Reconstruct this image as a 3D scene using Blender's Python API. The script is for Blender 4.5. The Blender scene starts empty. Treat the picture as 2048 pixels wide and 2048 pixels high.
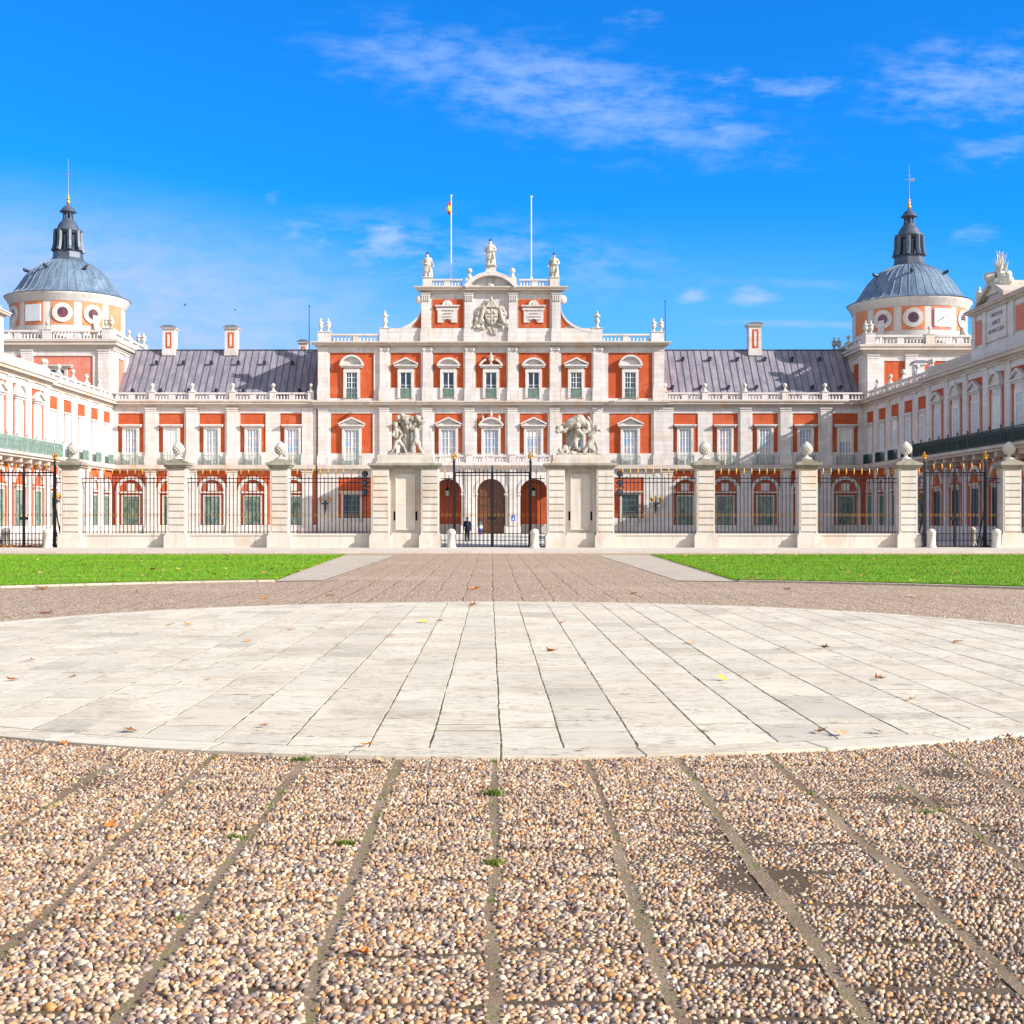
import bpy, math, random
import numpy as np
from mathutils import Vector, Matrix, noise as mnoise
random.seed(7); RNG = np.random.default_rng(7)
S = bpy.context.scene
COL = S.collection
PI = math.pi
CAM = 1.85; F = 2600.0; CX = 984.0; HY = 1043.0
YP = 130.0; YF = 86.7
def X(px, Y=YP): return (px - CX) * Y / F
def Z(py, Y=YP): return CAM + (HY - py) * Y / F
def Xf(px): return X(px, YF)
def Zf(py): return Z(py, YF)

# ------------------------------------------------------------------ materials
class NT:
    def __init__(s, tree): s.t = tree; s.n = tree.nodes; s.l = tree.links
    def node(s, typ, **kw):
        n = s.n.new(typ)
        for k, v in kw.items():
            if k.startswith('i_'):
                key = k[2:]; key = int(key) if key.isdigit() else key.replace('_', ' ')
                s.set(n.inputs[key], v)
            else: setattr(n, k, v)
        return n
    def set(s, inp, v):
        if isinstance(v, bpy.types.NodeSocket): s.l.new(v, inp)
        else: inp.default_value = v
    def math(s, op, a, b=None, c=None, clamp=False):
        n = s.n.new('ShaderNodeMath'); n.operation = op; n.use_clamp = clamp
        for i, v in enumerate((a, b, c)):
            if v is not None: s.set(n.inputs[i], v)
        return n.outputs[0]
    def mix(s, f, a, b, mode='MIX'):
        n = s.n.new('ShaderNodeMix'); n.data_type = 'RGBA'; n.blend_type = mode
        s.set(n.inputs[0], f); s.set(n.inputs[6], a); s.set(n.inputs[7], b)
        return n.outputs[2]
    def ramp(s, f, stops, interp='LINEAR'):
        n = s.n.new('ShaderNodeValToRGB'); cr = n.color_ramp; cr.interpolation = interp
        while len(cr.elements) < len(stops): cr.elements.new(0.5)
        for e, (p, c) in zip(cr.elements, stops):
            e.position = p; e.color = c if len(c) == 4 else (*c, 1)
        s.set(n.inputs[0], f); return n.outputs[0]
    def mr(s, v, a, b, c=0.0, d=1.0, smooth=True):
        n = s.n.new('ShaderNodeMapRange'); n.interpolation_type = 'SMOOTHSTEP' if smooth else 'LINEAR'
        for i, q in enumerate((v, a, b, c, d)): s.set(n.inputs[i], q)
        return n.outputs[0]
    def noise(s, vec, scale, detail=4, rough=0.55):
        n = s.n.new('ShaderNodeTexNoise'); s.set(n.inputs['Vector'], vec)
        n.inputs['Scale'].default_value = scale; n.inputs['Detail'].default_value = detail; n.inputs['Roughness'].default_value = rough
        return n.outputs[0]
    def vmul(s, v, k):
        n = s.n.new('ShaderNodeVectorMath'); n.operation = 'MULTIPLY'; s.set(n.inputs[0], v); n.inputs[1].default_value = k
        return n.outputs[0]
def c4(c): return (c[0], c[1], c[2], 1.0)
MATS = {}
def newmat(name, rough=0.8):
    m = bpy.data.materials.new(name); m.use_nodes = True
    nt = NT(m.node_tree); p = m.node_tree.nodes['Principled BSDF']; p.inputs['Roughness'].default_value = rough
    if rough >= .8: p.inputs['Specular IOR Level'].default_value = .18
    MATS[name] = m
    return m, nt, p
def bump(nt, p, h, dist=0.02, strength=0.6):
    b = nt.node('ShaderNodeBump', i_Strength=strength, i_Distance=dist, i_Height=h)
    nt.l.new(b.outputs[0], p.inputs['Normal'])
def pos(nt): return nt.n.new('ShaderNodeNewGeometry').outputs['Position']
def plain(name, col, rough=0.6, metal=0.0, var=0.15, scale=3.0):
    m, nt, p = newmat(name, rough)
    f = nt.noise(pos(nt), scale, 5)
    a = tuple(x * (1 - var) for x in col); b = tuple(min(1, x * (1 + var)) for x in col)
    nt.l.new(nt.mix(nt.mr(f, .3, .7), c4(a), c4(b)), p.inputs['Base Color'])
    p.inputs['Metallic'].default_value = metal
    return m
def stone(name, col, stain, stain_amt=0.5, joints=0.35, bw=1.3, bh=0.45, seed=0.0, grey=(.46, .43, .405)):
    m, nt, p = newmat(name, 0.85)
    P = pos(nt)
    sx = nt.node('ShaderNodeSeparateXYZ', i_0=P)
    u = nt.math('ADD', sx.outputs[0], sx.outputs[1])
    cv = nt.node('ShaderNodeCombineXYZ', i_0=u, i_1=sx.outputs[2], i_2=seed)
    n1 = nt.noise(P, 0.55, 6, .62); n2 = nt.noise(P, 4.5, 5, .6)
    nv = nt.noise(nt.vmul(P, (2.2, 2.2, .28)), 1.0, 5, .65)
    br = nt.node('ShaderNodeTexBrick', i_Vector=cv.outputs[0], i_Scale=1.0, i_Mortar_Size=.012, i_Mortar_Smooth=.3, i_Bias=0.0, i_Brick_Width=bw, i_Row_Height=bh)
    br.inputs['Color1'].default_value = (.86, .86, .86, 1); br.inputs['Color2'].default_value = (1, 1, 1, 1)
    br.inputs['Mortar'].default_value = (1 - joints,) * 3 + (1,)
    c = nt.mix(nt.math('MULTIPLY', nt.mr(n1, .48, .72), stain_amt), c4(col), c4(stain))
    c = nt.mix(nt.math('MULTIPLY', nt.mr(nv, .48, .70), .62), c, c4(grey))
    nw = nt.noise(nt.vmul(P, (.9, .9, .12)), 2.4, 5, .7); c = nt.mix(nt.math('MULTIPLY', nt.mr(nw, .56, .74), .5), c, c4(tuple(x * .6 for x in stain)))
    c = nt.mix(1.0, c, br.outputs[0], 'MULTIPLY')
    c = nt.mix(nt.mr(n2, .35, .7, 0, .22), c, c4(tuple(x * .72 for x in col)))
    nt.l.new(c, p.inputs['Base Color'])
    bump(nt, p, nt.math('ADD', nt.math('MULTIPLY', n2, .6), br.outputs['Fac']), .012, .5)
    return m
stone('stone', (.66, .605, .565), (.60, .40, .24), .42, .3)
stone('stone_stained', (.56, .48, .405), (.53, .32, .19), .75, .25, 1.6, .5)
stone('stone_fence', (.63, .565, .485), (.58, .36, .20), .6, .22, 1.4, 3.0)
stone('stone_fence_weathered', (.37, .33, .265), (.17, .135, .085), .9, .15, 2.2, 3.0, grey=(.16, .145, .12))
stone('statue_stone', (.64, .59, .51), (.33, .26, .18), .75, 0.0, 5, 5, grey=(.20, .19, .18))
stone('sculpture_stone', (.48, .425, .355), (.20, .155, .11), .9, 0.0, 5, 5, grey=(.13, .125, .12))
stone('drum_plaster', (.66, .61, .56), (.60, .45, .34), .25, .1, 3, 3)
def stucco(name, col, pale, amt):
    m, nt, p = newmat(name, .9); P = pos(nt)
    n1 = nt.noise(P, .7, 6, .65); n2 = nt.noise(nt.vmul(P, (3, 3, .6)), 1.2, 6, .7); n3 = nt.noise(P, 14, 4)
    c = nt.mix(nt.math('MULTIPLY', nt.mr(n1, .45, .75), amt), c4(col), c4(pale))
    c = nt.mix(nt.mr(n2, .46, .74, 0, .7), c, c4(tuple(x * .60 for x in col)))
    c = nt.mix(nt.mr(n3, .4, .7, 0, .2), c, c4(tuple(x * .8 for x in col)))
    nt.l.new(c, p.inputs['Base Color']); bump(nt, p, n3, .01, .4)
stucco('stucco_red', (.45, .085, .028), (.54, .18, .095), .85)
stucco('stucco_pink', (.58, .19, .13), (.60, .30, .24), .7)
stucco('stucco_peach', (.62, .22, .10), (.62, .33, .22), .5)
def lead(name, a, b, linez=.42):
    m, nt, p = newmat(name, .6); p.inputs['Specular IOR Level'].default_value = .25; P = pos(nt)
    n1 = nt.noise(nt.vmul(P, (1.5, .5, .35)), 1.1, 6, .65); n2 = nt.noise(P, 5, 4)
    sx = nt.node('ShaderNodeSeparateXYZ', i_0=P)
    fz = nt.math('FRACT', nt.math('DIVIDE', sx.outputs[2], linez))
    ln = nt.mr(fz, 0, .07, .72, 1.0)
    c = nt.mix(nt.mr(n1, .35, .68), c4(a), c4(b))
    c = nt.mix(nt.mr(n2, .4, .75, 0, .35), c, (.30, .29, .31, 1))
    c = nt.mix(1.0, c, ln, 'MULTIPLY')
    nt.l.new(c, p.inputs['Base Color']); p.inputs['Metallic'].default_value = .05
    bump(nt, p, nt.math('ADD', ln, n2), .01, .4)
lead('lead_roof', (.165, .145, .175), (.29, .255, .28))
lead('lead_dome', (.065, .115, .175), (.15, .215, .29), .8)
plain('lead_seam', (.065, .08, .11), .5, .1)
plain('lead_pale', (.20, .245, .28), .5, .1)
plain('lead_dark', (.045, .052, .07), .4, .3)
plain('iron', (.016, .016, .022), .45, .5)
plain('gold', (.60, .29, .03), .35, .6, .15)
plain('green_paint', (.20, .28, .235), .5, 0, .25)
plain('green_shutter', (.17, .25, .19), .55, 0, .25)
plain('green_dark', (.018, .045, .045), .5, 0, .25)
plain('white_paint', (.78, .78, .77), .45, 0, .05)
plain('cream_paint', (.66, .62, .55), .5, 0, .08)
plain('blind_grey', (.34, .37, .40), .6, 0, .1)
plain('wood_door', (.105, .034, .012), .5, 0, .35, 6)
plain('slate_cap', (.13, .15, .19), .45)
plain('black_hole', (.008, .008, .012), .8)
plain('flag_red', (.62, .015, .02), .7, 0, .05)
plain('flag_yellow', (.85, .55, .02), .7, 0, .05)
plain('sign_blue', (.02, .10, .55), .4, 0, .05)
plain('suit_navy', (.010, .014, .038), .8, 0, .3, 20)
plain('trousers_black', (.008, .008, .012), .8, 0, .3, 20)
plain('bag_teal', (.01, .035, .05), .6)
plain('skin', (.46, .25, .17), .55, 0, .06)
plain('hair_dark', (.02, .013, .009), .6, 0, .3, 40)
plain('jeans_blue', (.02, .06, .28), .8, 0, .2, 20)
plain('shirt_green', (.05, .10, .09), .8)
plain('bird_black', (.03, .03, .035), .8)
plain('letter_grey', (.16, .13, .12), .8)
plain('camera_white', (.7, .7, .7), .4)
plain('lantern_glass', (.35, .36, .30), .25)
def glass(name, a, b):
    m, nt, p = newmat(name, .12); P = pos(nt)
    n = nt.noise(nt.vmul(P, (1.3, 1.3, 1.1)), 1.3, 2)
    nt.l.new(nt.mix(nt.mr(n, .4, .62), c4(a), c4(b)), p.inputs['Base Color'])
    p.inputs['Specular IOR Level'].default_value = .7
    bump(nt, p, nt.noise(P, 1.6, 2), .03, .25)
glass('glass_dark', (.012, .02, .035), (.03, .05, .085))
glass('glass_curtain', (.26, .34, .46), (.50, .40, .36))
glass('glass_green', (.07, .10, .085), (.19, .23, .18))
glass('glass_red', (.06, .02, .035), (.16, .035, .05))
def leafmat(name, a, b):
    m, nt, p = newmat(name, .65); P = pos(nt)
    n = nt.noise(P, 22, 4)
    nt.l.new(nt.mix(nt.mr(n, .35, .68), c4(a), c4(b)), p.inputs['Base Color'])
leafmat('leaf_orange', (.52, .15, .015), (.70, .27, .03))
leafmat('leaf_brown', (.20, .065, .02), (.42, .17, .06))
leafmat('leaf_tan', (.52, .27, .11), (.64, .40, .20))
leafmat('leaf_yellow', (.55, .42, .04), (.42, .42, .06))
# island-coloured pebbles
def pebble_mat():
    m, nt, p = newmat('pebble', .62)
    g = nt.n.new('ShaderNodeNewGeometry'); r = g.outputs['Random Per Island']; P = g.outputs['Position']
    c = nt.ramp(r, [(0, (.40, .275, .165)), (.11, (.48, .325, .19)), (.20, (.22, .14, .095)), (.28, (.52, .385, .245)), (.37, (.34, .18, .075)), (.44, (.44, .31, .205)), (.51, (.165, .108, .085)), (.58, (.48, .27, .105)),
                    (.64, (.29, .20, .155)), (.70, (.56, .45, .315)), (.77, (.27, .115, .045)), (.82, (.145, .125, .115)), (.87, (.46, .225, .06)), (.91, (.33, .27, .235)), (.95, (.66, .575, .44)), (.98, (.11, .072, .065))], 'CONSTANT')
    n = nt.noise(P, 60, 3); n2 = nt.noise(P, .9, 3)
    c = nt.mix(nt.mr(n, .35, .7, 0, .4), c, (.20, .135, .09, 1))
    c = nt.mix(nt.mr(n2, .5, .75, 0, .4), c, (.30, .205, .13, 1))
    nt.l.new(c, p.inputs['Base Color'])
pebble_mat()
def dirt_mat():
    m, nt, p = newmat('dirt', .95); P = pos(nt)
    n1 = nt.noise(P, 1.4, 6, .6); n2 = nt.noise(P, 55, 5, .7); n3 = nt.noise(P, 5, 5)
    c = nt.ramp(n1, [(.3, (.085, .056, .034)), (.5, (.115, .078, .048)), (.7, (.15, .105, .067))])
    c = nt.mix(nt.mr(n3, .55, .72, 0, .5), c, (.17, .16, .06, 1))
    vo = nt.node('ShaderNodeTexVoronoi', i_Vector=P, i_Scale=95.0)
    c = nt.mix(nt.mr(vo.outputs['Distance'], .15, .45, .4, 0), c, (.30, .23, .165, 1))
    c = nt.mix(nt.mr(n2, .45, .7, 0, .4), c, (.06, .04, .024, 1))
    nt.l.new(c, p.inputs['Base Color']); bump(nt, p, n2, .012, .9)
dirt_mat()
def sand_mat():
    m, nt, p = newmat('sand', .95); P = pos(nt)
    n1 = nt.noise(P, 1.6, 6, .6); n2 = nt.noise(P, 60, 5, .7); n3 = nt.noise(P, 3.2, 5)
    c = nt.ramp(n1, [(.3, (.16, .105, .06)), (.5, (.26, .18, .11)), (.68, (.38, .28, .185))])
    c = nt.mix(nt.mr(n3, .50, .62, 0, .6), c, (.17, .155, .045, 1))
    vo = nt.node('ShaderNodeTexVoronoi', i_Vector=P, i_Scale=110.0)
    c = nt.mix(nt.mr(vo.outputs['Distance'], .15, .45, .5, 0), c, (.50, .40, .30, 1))
    c = nt.mix(nt.mr(n2, .45, .7, 0, .45), c, (.12, .082, .05, 1))
    nt.l.new(c, p.inputs['Base Color']); bump(nt, p, n2, .012, .9)
sand_mat()
def joint_mat():
    m, nt, p = newmat('joint_fill', .95); P = pos(nt)
    n = nt.noise(P, 1.1, 4); n2 = nt.noise(P, 40, 4)
    c = nt.ramp(n, [(.38, (.13, .095, .06)), (.5, (.10, .095, .035)), (.62, (.11, .13, .035))])
    c = nt.mix(nt.mr(n2, .4, .7, 0, .5), c, (.05, .038, .022, 1)); nt.l.new(c, p.inputs['Base Color']); bump(nt, p, n2, .01, .8)
joint_mat()
def cobble_mat():
    m, nt, p = newmat('cobbles_far', .85); P = pos(nt)
    vo = nt.node('ShaderNodeTexVoronoi', i_Vector=nt.vmul(P, (1, .8, 1)), i_Scale=19.0)
    vo.inputs['Randomness'].default_value = .9
    r = nt.node('ShaderNodeSeparateXYZ', i_0=vo.outputs['Color']).outputs[0]
    c = nt.ramp(r, [(0, (.48, .33, .21)), (.2, (.60, .42, .27)), (.35, (.30, .20, .14)), (.5, (.66, .49, .33)), (.65, (.50, .30, .16)), (.8, (.37, .265, .205)), (.92, (.76, .64, .48))], 'CONSTANT')
    c = nt.mix(nt.mr(vo.outputs['Distance'], .34, .62, 0, .6), c, (.20, .14, .09, 1))
    sx = nt.node('ShaderNodeSeparateXYZ', i_0=P)
    wob = nt.math('MULTIPLY', nt.math('SUBTRACT', nt.noise(P, .55, 3), .5), .22)
    fx = nt.math('FRACT', nt.math('DIVIDE', nt.math('ADD', nt.math('ADD', sx.outputs[0], .36), wob), .72))
    jx = nt.mr(nt.math('ABSOLUTE', nt.math('SUBTRACT', fx, .5)), .015, .06, 1, 0)
    fy = nt.math('FRACT', nt.math('DIVIDE', nt.math('ADD', sx.outputs[1], nt.math('MULTIPLY', wob, 2.5)), 1.9))
    jy = nt.math('MULTIPLY', nt.mr(nt.math('ABSOLUTE', nt.math('SUBTRACT', fy, .5)), .012, .035, 1, 0), .35)
    j = nt.math('MULTIPLY', nt.math('MAXIMUM', jx, jy), nt.mr(nt.noise(P, .35, 4), .36, .60, .1, .8))
    jc = nt.mix(nt.mr(nt.noise(P, .8, 3), .45, .6), (.27, .20, .12, 1), (.19, .19, .075, 1))
    n1 = nt.noise(P, .16, 5, .6)
    c = nt.mix(nt.mr(n1, .5, .72, 0, .4), c, (.56, .42, .29, 1))
    c = nt.mix(j, c, jc)
    nt.l.new(c, p.inputs['Base Color'])
    h = nt.math('SUBTRACT', nt.mr(vo.outputs['Distance'], 0, .6, 1, 0), j)
    bump(nt, p, h, .025, .9)
cobble_mat()
def slab_mat(name, base, grain):
    m, nt, p = newmat(name, .8)
    g = nt.n.new('ShaderNodeNewGeometry'); P = g.outputs['Position']; r = g.outputs['Random Per Island']
    tint = nt.ramp(r, [(0, (.66, .575, .435)), (.16, (.62, .54, .41)), (.3, (.69, .60, .45)), (.45, (.645, .55, .405)), (.6, (.61, .53, .40)), (.72, (.68, .595, .45)), (.86, (.62, .525, .38)), (.95, (.53, .46, .35))], 'CONSTANT')
    off = nt.node('ShaderNodeCombineXYZ', i_0=nt.math('MULTIPLY', r, 37.0), i_1=nt.math('MULTIPLY', r, 91.0), i_2=0.0)
    ad = nt.node('ShaderNodeVectorMath', operation='ADD', i_0=P, i_1=off.outputs[0]).outputs[0]
    st = nt.noise(nt.vmul(ad, (2.2, 5, 1)), 1.4, 7, .68)
    pit = nt.noise(nt.vmul(ad, (4.5, 30, 1)), 1.5, 6, .72); vein = nt.noise(nt.vmul(ad, (2.4, 17, 1)), 1.0, 7, .7)
    big = nt.noise(ad, 1.1, 5, .6)
    reg = nt.noise(ad, .9, 2)
    c = nt.mix(nt.mr(st, .45, .70, 0, .42), tint, (.40, .34, .26, 1))
    c = nt.mix(nt.mr(big, .5, .75, 0, .45), c, (.70, .62, .48, 1))
    pm = nt.math('MULTIPLY', nt.mr(pit, .545, .62), nt.mr(reg, .40, .58))
    c = nt.mix(nt.math('MULTIPLY', nt.mr(vein, .60, .70), .5), c, (.27, .21, .15, 1))
    c = nt.mix(nt.math('MULTIPLY', pm, .9), c, (.11, .08, .055, 1))
    sn = nt.noise(P, .55, 6, .68); c = nt.mix(nt.mr(sn, .50, .70, 0, .55), c, (.36, .285, .19, 1))
    s3 = nt.noise(nt.vmul(P, (1, 1.6, 1)), 2.3, 7, .72); c = nt.mix(nt.mr(s3, .57, .70, 0, .62), c, (.22, .175, .115, 1))
    fine = nt.noise(P, 70, 4)
    c = nt.mix(nt.mr(fine, .45, .75, 0, .25), c, (.28, .24, .19, 1))
    nt.l.new(c, p.inputs['Base Color'])
    bump(nt, p, nt.math('SUBTRACT', nt.math('MULTIPLY', fine, .25), pm), .012, .7)
slab_mat('travertine', None, 1)
def paver_mat(name, col, dark, sc):
    m, nt, p = newmat(name, .85); P = pos(nt)
    br = nt.node('ShaderNodeTexBrick', i_Vector=P, i_Scale=1.0, i_Mortar_Size=.012, i_Brick_Width=sc * 1.8, i_Row_Height=sc)
    br.inputs['Color1'].default_value = c4(col); br.inputs['Color2'].default_value = c4(tuple(x * .86 for x in col)); br.inputs['Mortar'].default_value = c4(dark)
    n = nt.noise(P, 1.2, 6, .65); n2 = nt.noise(P, 12, 4)
    c = nt.mix(nt.mr(n, .45, .75, 0, .4), br.outputs[0], c4(tuple(x * .75 for x in col)))
    c = nt.mix(nt.mr(n2, .45, .75, 0, .25), c, c4(dark))
    nt.l.new(c, p.inputs['Base Color']); bump(nt, p, nt.math('ADD', br.outputs['Fac'], n2), .008, .4)
paver_mat('pavement_stone', (.60, .52, .43), (.33, .26, .19), .7)
paver_mat('courtyard_stone', (.76, .70, .60), (.50, .43, .35), .9)
paver_mat('border_stone', (.52, .425, .32), (.25, .22, .14), .62)
def grass_mat(name, a, b, c_):
    m, nt, p = newmat(name, .85)
    g = nt.n.new('ShaderNodeNewGeometry'); P = g.outputs['Position']
    n = nt.noise(nt.vmul(P, (.18, 1.0, 1)), .55, 5, .6); n2 = nt.noise(P, 3.5, 4)
    c = nt.mix(nt.mr(n, .38, .64), c4(a), c4(b))
    c = nt.mix(nt.mr(n2, .45, .72, 0, .35), c, c4(c_))
    c = nt.mix(nt.mr(g.outputs['Random Per Island'], .6, 1, 0, .4), c, c4(c_))
    nt.l.new(c, p.inputs['Base Color'])
grass_mat('lawn_grass', (.105, .24, .005), (.155, .295, .008), (.24, .32, .03))
grass_mat('weed', (.10, .16, .02), (.15, .22, .035), (.22, .25, .06))

# ------------------------------------------------------------------ mesh builder
WL = {}
class MB:
    def __init__(s, T=None):
        s.v = []; s.f = []; s.m = []; s.s = []; s.T = T or (lambda u, z, d: (u, YP - d, z)); s.mat = 0
    def add(s, vs, fs, smooth=False):
        o = len(s.v); s.v += [s.T(*p) for p in vs]
        for f in fs: s.f.append([i + o for i in f]); s.m.append(s.mat); s.s.append(smooth)
    def box(s, u0, u1, z0, z1, d0, d1):
        s.add([(u0, z0, d0), (u1, z0, d0), (u1, z1, d0), (u0, z1, d0), (u0, z0, d1), (u1, z0, d1), (u1, z1, d1), (u0, z1, d1)],
              [(0, 1, 2, 3), (7, 6, 5, 4), (0, 4, 5, 1), (1, 5, 6, 2), (2, 6, 7, 3), (3, 7, 4, 0)])
    def cbox(s, u, z, d, w, h, t): s.box(u - w / 2, u + w / 2, z - h / 2, z + h / 2, d - t / 2, d + t / 2)
    def prism(s, poly, d0, d1):
        n = len(poly)
        s.add([(u, z, d0) for u, z in poly] + [(u, z, d1) for u, z in poly],
              [tuple(range(n)), tuple(range(2 * n - 1, n - 1, -1))] + [(i, (i + 1) % n, n + (i + 1) % n, n + i) for i in range(n)])
    def ring(s, uc, zc, r0, r1, a0, a1, n, d0, d1):
        vs = []; fs = []
        for i in range(n + 1):
            a = a0 + (a1 - a0) * i / n; c, q = math.cos(a), math.sin(a)
            vs += [(uc + r0 * c, zc + r0 * q, d0), (uc + r1 * c, zc + r1 * q, d0), (uc + r1 * c, zc + r1 * q, d1), (uc + r0 * c, zc + r0 * q, d1)]
        for i in range(n):
            b = 4 * i
            for k in range(4): fs.append((b + k, b + (k + 1) % 4, b + 4 + (k + 1) % 4, b + 4 + k))
        fs += [(0, 1, 2, 3), (4 * n + 3, 4 * n + 2, 4 * n + 1, 4 * n)]
        s.add(vs, fs)
    def lathe(s, u, d, prof, n=8, smooth=True, a0=0.0):
        vs = []; fs = []
        for r, z in prof:
            for k in range(n):
                a = a0 + 2 * PI * k / n; vs.append((u + r * math.cos(a), z, d + r * math.sin(a)))
        for i in range(len(prof) - 1):
            for k in range(n): fs.append((i * n + k, i * n + (k + 1) % n, (i + 1) * n + (k + 1) % n, (i + 1) * n + k))
        s.add(vs, fs, smooth)
        s.add(vs[:n], [tuple(range(n))]); s.add(vs[-n:], [tuple(range(n))])
    def tube(s, p, q, r0, r1=None, n=6, smooth=True):
        r1 = r0 if r1 is None else r1
        a = Vector(p); b = Vector(q); w = (b - a)
        if w.length < 1e-6: return
        w.normalize(); t = w.orthogonal().normalized(); y = w.cross(t)
        vs = []
        for c, r in ((a, r0), (b, r1)):
            for k in range(n):
                an = 2 * PI * k / n; vs.append(tuple(c + t * (r * math.cos(an)) + y * (r * math.sin(an))))
        s.add(vs, [(k, (k + 1) % n, n + (k + 1) % n, n + k) for k in range(n)], smooth)
        s.add(vs[:n], [tuple(range(n))]); s.add(vs[n:], [tuple(range(n))])
    def path(s, pts, r, n=6):
        for a, b in zip(pts[:-1], pts[1:]): s.tube(a, b, r, r, n)
    def ball(s, c, r, n=8, m=6, sq=(1, 1, 1)):
        vs = []; fs = []
        for i in range(m + 1):
            t = PI * i / m
            for k in range(n):
                a = 2 * PI * k / n; vs.append((c[0] + sq[0] * r * math.sin(t) * math.cos(a), c[1] - sq[1] * r * math.cos(t), c[2] + sq[2] * r * math.sin(t) * math.sin(a)))
        for i in range(m):
            for k in range(n): fs.append((i * n + k, i * n + (k + 1) % n, (i + 1) * n + (k + 1) % n, (i + 1) * n + k))
        s.add(vs, fs, True)
    def capsule(s, p, q, r0, r1, n=10):
        s.tube(p, q, r0, r1, n); s.ball(p, r0, n, 6); s.ball(q, r1, n, 6)
def WT(u, z, d): return (u, d, z)          # world frame: u = x, d = y, z = up
def link(o, parent=None, loc=(0, 0, 0)):
    COL.objects.link(o); pl = Vector((0, 0, 0))
    if parent is not None: o.parent = parent; pl = WL[parent.name]
    o.location = Vector(loc) - pl; WL[o.name] = Vector(loc)
    return o
def obj(name, mb, mats, parent=None, weld=False):
    if isinstance(mats, str): mats = [mats]
    V = np.array(mb.v); lo = V.min(0); hi = V.max(0); loc = Vector(((lo[0] + hi[0]) / 2, (lo[1] + hi[1]) / 2, lo[2]))
    me = bpy.data.meshes.new(name)
    me.from_pydata([tuple(p) for p in (V - np.array(loc))], [], mb.f)
    for m in mats: me.materials.append(MATS[m])
    me.polygons.foreach_set('material_index', mb.m); me.polygons.foreach_set('use_smooth', mb.s)
    me.update()
    return link(bpy.data.objects.new(name, me), parent, loc)
def tag(o, label=None, cat=None, group=None, kind=None):
    if label: o['label'] = label
    if cat: o['category'] = cat
    if group: o['group'] = group
    if kind: o['kind'] = kind
    return o
def thing(name, loc, label, cat, group=None):
    o = bpy.data.objects.new(name, None); o.empty_display_size = .3
    link(o, None, loc); return tag(o, label, cat, group)
def dup(o, loc, parent=None):                # another instance of a small mesh object, sharing its mesh
    c = o.copy(); COL.objects.link(c)
    pl = Vector((0, 0, 0))
    if parent is not None: c.parent = parent; pl = WL[parent.name]
    c.location = Vector(loc) - pl; WL[c.name] = Vector(loc)
    return c
def struct(name, mb, mats): return tag(obj(name, mb, mats), kind='structure')
def mesh_np(name, V, faces, mat, smooth=False, parent=None):
    me = bpy.data.meshes.new(name); k = faces.shape[1]; nf = len(faces)
    me.vertices.add(len(V)); me.vertices.foreach_set('co', V.astype(np.float32).ravel())
    me.loops.add(nf * k); me.loops.foreach_set('vertex_index', faces.astype(np.int32).ravel())
    me.polygons.add(nf); me.polygons.foreach_set('loop_start', np.arange(0, nf * k, k, dtype=np.int32))
    if smooth: me.polygons.foreach_set('use_smooth', np.ones(nf, dtype=bool))
    me.materials.append(MATS[mat]); me.update(calc_edges=True); me.validate()
    return link(bpy.data.objects.new(name, me), parent)
def remesh(name, mb, mat, voxel, parent, smooth_it=3, disp=0.0, dscale=.25):
    o = obj(name, mb, mat); loc = WL[o.name]
    md = o.modifiers.new('r', 'REMESH'); md.mode = 'VOXEL'; md.voxel_size = voxel; md.use_smooth_shade = True
    sm = o.modifiers.new('s', 'SMOOTH'); sm.iterations = smooth_it; sm.factor = .5
    if disp:
        tx = bpy.data.textures.new('chisel', 'CLOUDS'); tx.noise_scale = dscale; tx.noise_depth = 3
        dm = o.modifiers.new('d', 'DISPLACE'); dm.texture = tx; dm.strength = disp; dm.mid_level = .5
    dg = bpy.context.evaluated_depsgraph_get(); dg.update()
    me = bpy.data.meshes.new_from_object(o.evaluated_get(dg))
    old = o.data; o.modifiers.clear(); o.data = me; bpy.data.meshes.remove(old)
    me.name = name
    if not me.materials: me.materials.append(MATS[mat])
    if parent is not None:
        o.parent = parent; o.location = loc - WL[parent.name]
    return o

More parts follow.
